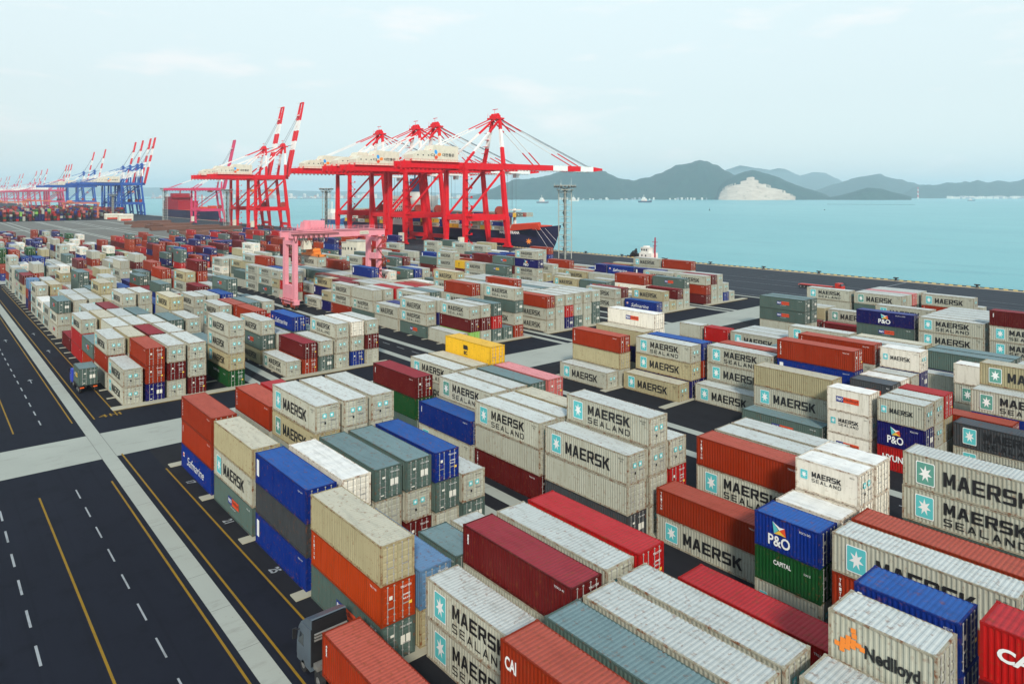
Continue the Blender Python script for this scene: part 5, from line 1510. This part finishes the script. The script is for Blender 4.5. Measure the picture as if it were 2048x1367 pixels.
def ridge(name, pts, D, depth=900, quarry=None, seed=1, rough=14, step=4.0):
    rg = np.random.RandomState(seed); us = np.arange(pts[0][0], pts[-1][0] + .1, step); vv = np.interp(us, [q[0] for q in pts], [q[1] for q in pts])
    top = np.array([max(0.5, CAMH + 3.5 + (CY - v) * D / F) for v in vv]); nr = 13; mb = MB(); nu = len(us)
    bumps = rg.normal(0, 1, (nr + 6, nu)); 
    for _ in range(2): bumps = (bumps + np.roll(bumps, 1, 1) + np.roll(bumps, -1, 1)) / 3
    for j in range(nr + 6):
        for i, u in enumerate(us):
            if j <= nr: q = j / nr; hgt = top[i] * (math.sin(q * math.pi / 2) ** 1.05); dd = D - depth * (1 - q) * (.45 + .55 * min(1, top[i] / 220))
            else: q = (j - nr) / 6; hgt = top[i] * (1 - q) ** 1.2; dd = D + depth * q
            a = (u - 1024) / F; hgt = max(-1.0, hgt + bumps[j, i] * rough * (.35 if quarry else 1) * min(1, top[i] / 90) * (1 if 0 < j < nr + 5 and j != nr else .25)); mb.v.append(((FX + a * RX) * dd, (FY + a * RY) * dd, -3.6 + hgt))
    for j in range(nr + 5):
        for i in range(nu - 1):
            mb.f.append((j * nu + i, j * nu + i + 1, (j + 1) * nu + i + 1, (j + 1) * nu + i)); mi = 0
            if quarry:
                x, y, z = mb.v[j * nu + i]; dd = x * FX + y * FY; v = CY - (z - CAMH) * F / dd; u = us[i]
                lim = np.interp(u, [q[0] for q in quarry], [q[1] for q in quarry]) + rg.uniform(-2.0, 2.0)
                if quarry[0][0] < u < quarry[-1][0] and v > lim and j < nr: mi = 1
            mb.m.append(mi)
    o = mb.build(name, [FOR, ROCK]); tag(o, kind='structure')
    for f in o.data.polygons: f.use_smooth = True
    return o
ridge('hill', [(935, 393), (960, 388), (985, 378), (1005, 367), (1030, 361), (1070, 356), (1105, 350), (1140, 338), (1175, 334), (1195, 337), (1220, 350), (1250, 363), (1275, 360), (1300, 355), (1325, 345), (1350, 333), (1380, 326), (1400, 320), (1420, 325), (1440, 335), (1465, 349), (1480, 352), (1505, 353), (1540, 361), (1580, 374), (1610, 381), (1640, 388), (1655, 394)], 6000, 1000, seed=4)
ridge('hill', [(1425, 394), (1440, 372), (1455, 357), (1475, 348), (1490, 343), (1505, 340), (1520, 344), (1550, 352), (1575, 363), (1600, 373), (1625, 380), (1650, 388), (1660, 394)], 5300, 620, quarry=[(1436, 400), (1440, 384), (1452, 374), (1475, 371), (1495, 358), (1505, 357), (1515, 366), (1545, 378), (1570, 385), (1590, 396)], seed=8, rough=7, step=2.0)
ridge('hill', [(1655, 395), (1680, 391), (1705, 384), (1725, 378), (1740, 376), (1760, 378), (1785, 384), (1810, 390), (1825, 394)], 5000, 350, seed=12, rough=5, step=3)
ridge('far_hill', [(1420, 350), (1450, 340), (1480, 331), (1510, 336), (1540, 340), (1557, 336), (1575, 340), (1600, 352), (1625, 344), (1650, 346), (1675, 358), (1700, 372), (1730, 386)], 13500, 1800, seed=21, rough=18)
ridge('far_hill', [(1600, 390), (1640, 378), (1670, 368), (1700, 359), (1730, 352), (1755, 348), (1780, 355), (1815, 364), (1850, 371), (1900, 380), (1960, 388)], 8800, 1200, seed=22, rough=14)
ridge('far_hill', [(1800, 388), (1830, 374), (1870, 370), (1905, 366), (1940, 364), (1955, 360), (1975, 366), (1995, 361), (2020, 364), (2048, 360), (2080, 366), (2110, 380)], 7600, 900, seed=23, rough=12)
ridge('far_hill', [(-40, 383), (60, 381), (160, 377), (260, 374), (340, 377), (430, 381), (520, 379), (600, 382), (700, 384), (800, 384), (900, 386), (990, 388)], 15000, 2400, seed=24, rough=20, step=8)
mb = MB(); rg = random.Random(4)
for i in range(420):
    u = rg.uniform(300, 960); D = rg.uniform(6500, 7600); x, y, z = far(u, 392, D); hgt = rg.choice((8, 10, 12, 18, 30, 45)) * rg.uniform(.6, 1.2); s_ = rg.uniform(10, 34); mb.box(x, y, -4, x + s_, y + s_ * .8, hgt, rg.choice((0, 0, 1, 2)))
for i in range(150):
    u = rg.uniform(1890, 2070) if i < 110 else rg.uniform(1100, 1420); D = 6200 if i < 110 else 4900; x, y, z = far(u, 392, D + rg.uniform(0, 120)); s_ = rg.uniform(16, 46) if i < 110 else rg.uniform(6, 14); mb.box(x, y, -4, x + s_, y + s_ * .6, rg.uniform(6, 22) if i < 110 else rg.uniform(4, 14), rg.choice((0, 0, 1)))
tag(mb.build('distant_town', [flat('town pale', (.70, .68, .62)), flat('town grey', (.35, .38, .42)), flat('town roof', (.45, .22, .18))]), 'hazy pale buildings of the towns along the far shore', 'town', kind='stuff')
x, y, z = far(1836, 389, 6100); t = thing('factory_chimney', 'red and white banded chimney on the far shore', 'chimney', (x, y, -3)); m = MB()
for i in range(6): m.tube((0, 0, i * 17), (0, 0, i * 17 + 17), 5 - i * .4, 4.6 - i * .4, 10, i % 2)
m.build('stack', [CWH, RED], t)
mb = MB(); x0, y0, _ = far(300, 392, 6400)
for i in range(60):
    u = -60 + i * 18; x, y, z = far(u, 392, 6350); mb.add([(x - 160, y - 60, -3.2), (x + 160, y - 60, -3.2), (x + 160, y + 900, -3.0), (x - 160, y + 900, -3.0)], [(0, 1, 2, 3)])
tag(mb.build('far_shore', FOR), kind='structure')
so_ = smb.build('container_mass', smats); tag(so_, 'hundreds of smaller far containers in the stacks, on the ships and in the next terminal', 'containers', kind='stuff')
# ------------------------------------------------------------------ haze over everything
mb = MB(); mb.box(-24000, -3000, -9, 14000, 26000, 420); hz = mb.mesh('haze', [])
hm = bpy.data.materials.new('haze air'); hm.use_nodes = True; n = hm.node_tree.nodes; n.clear(); ho = n.new('ShaderNodeOutputMaterial'); hv = n.new('ShaderNodeVolumePrincipled')
hv.inputs['Color'].default_value = (.80, .93, 1.0, 1); hv.inputs['Density'].default_value = HAZE; hv.inputs['Anisotropy'].default_value = .2; hm.node_tree.links.new(hv.outputs[0], ho.inputs[1])
hz.materials.append(hm); tag(link('haze', hz), 'pale sea haze filling the air over the port and bay', 'haze', kind='stuff')
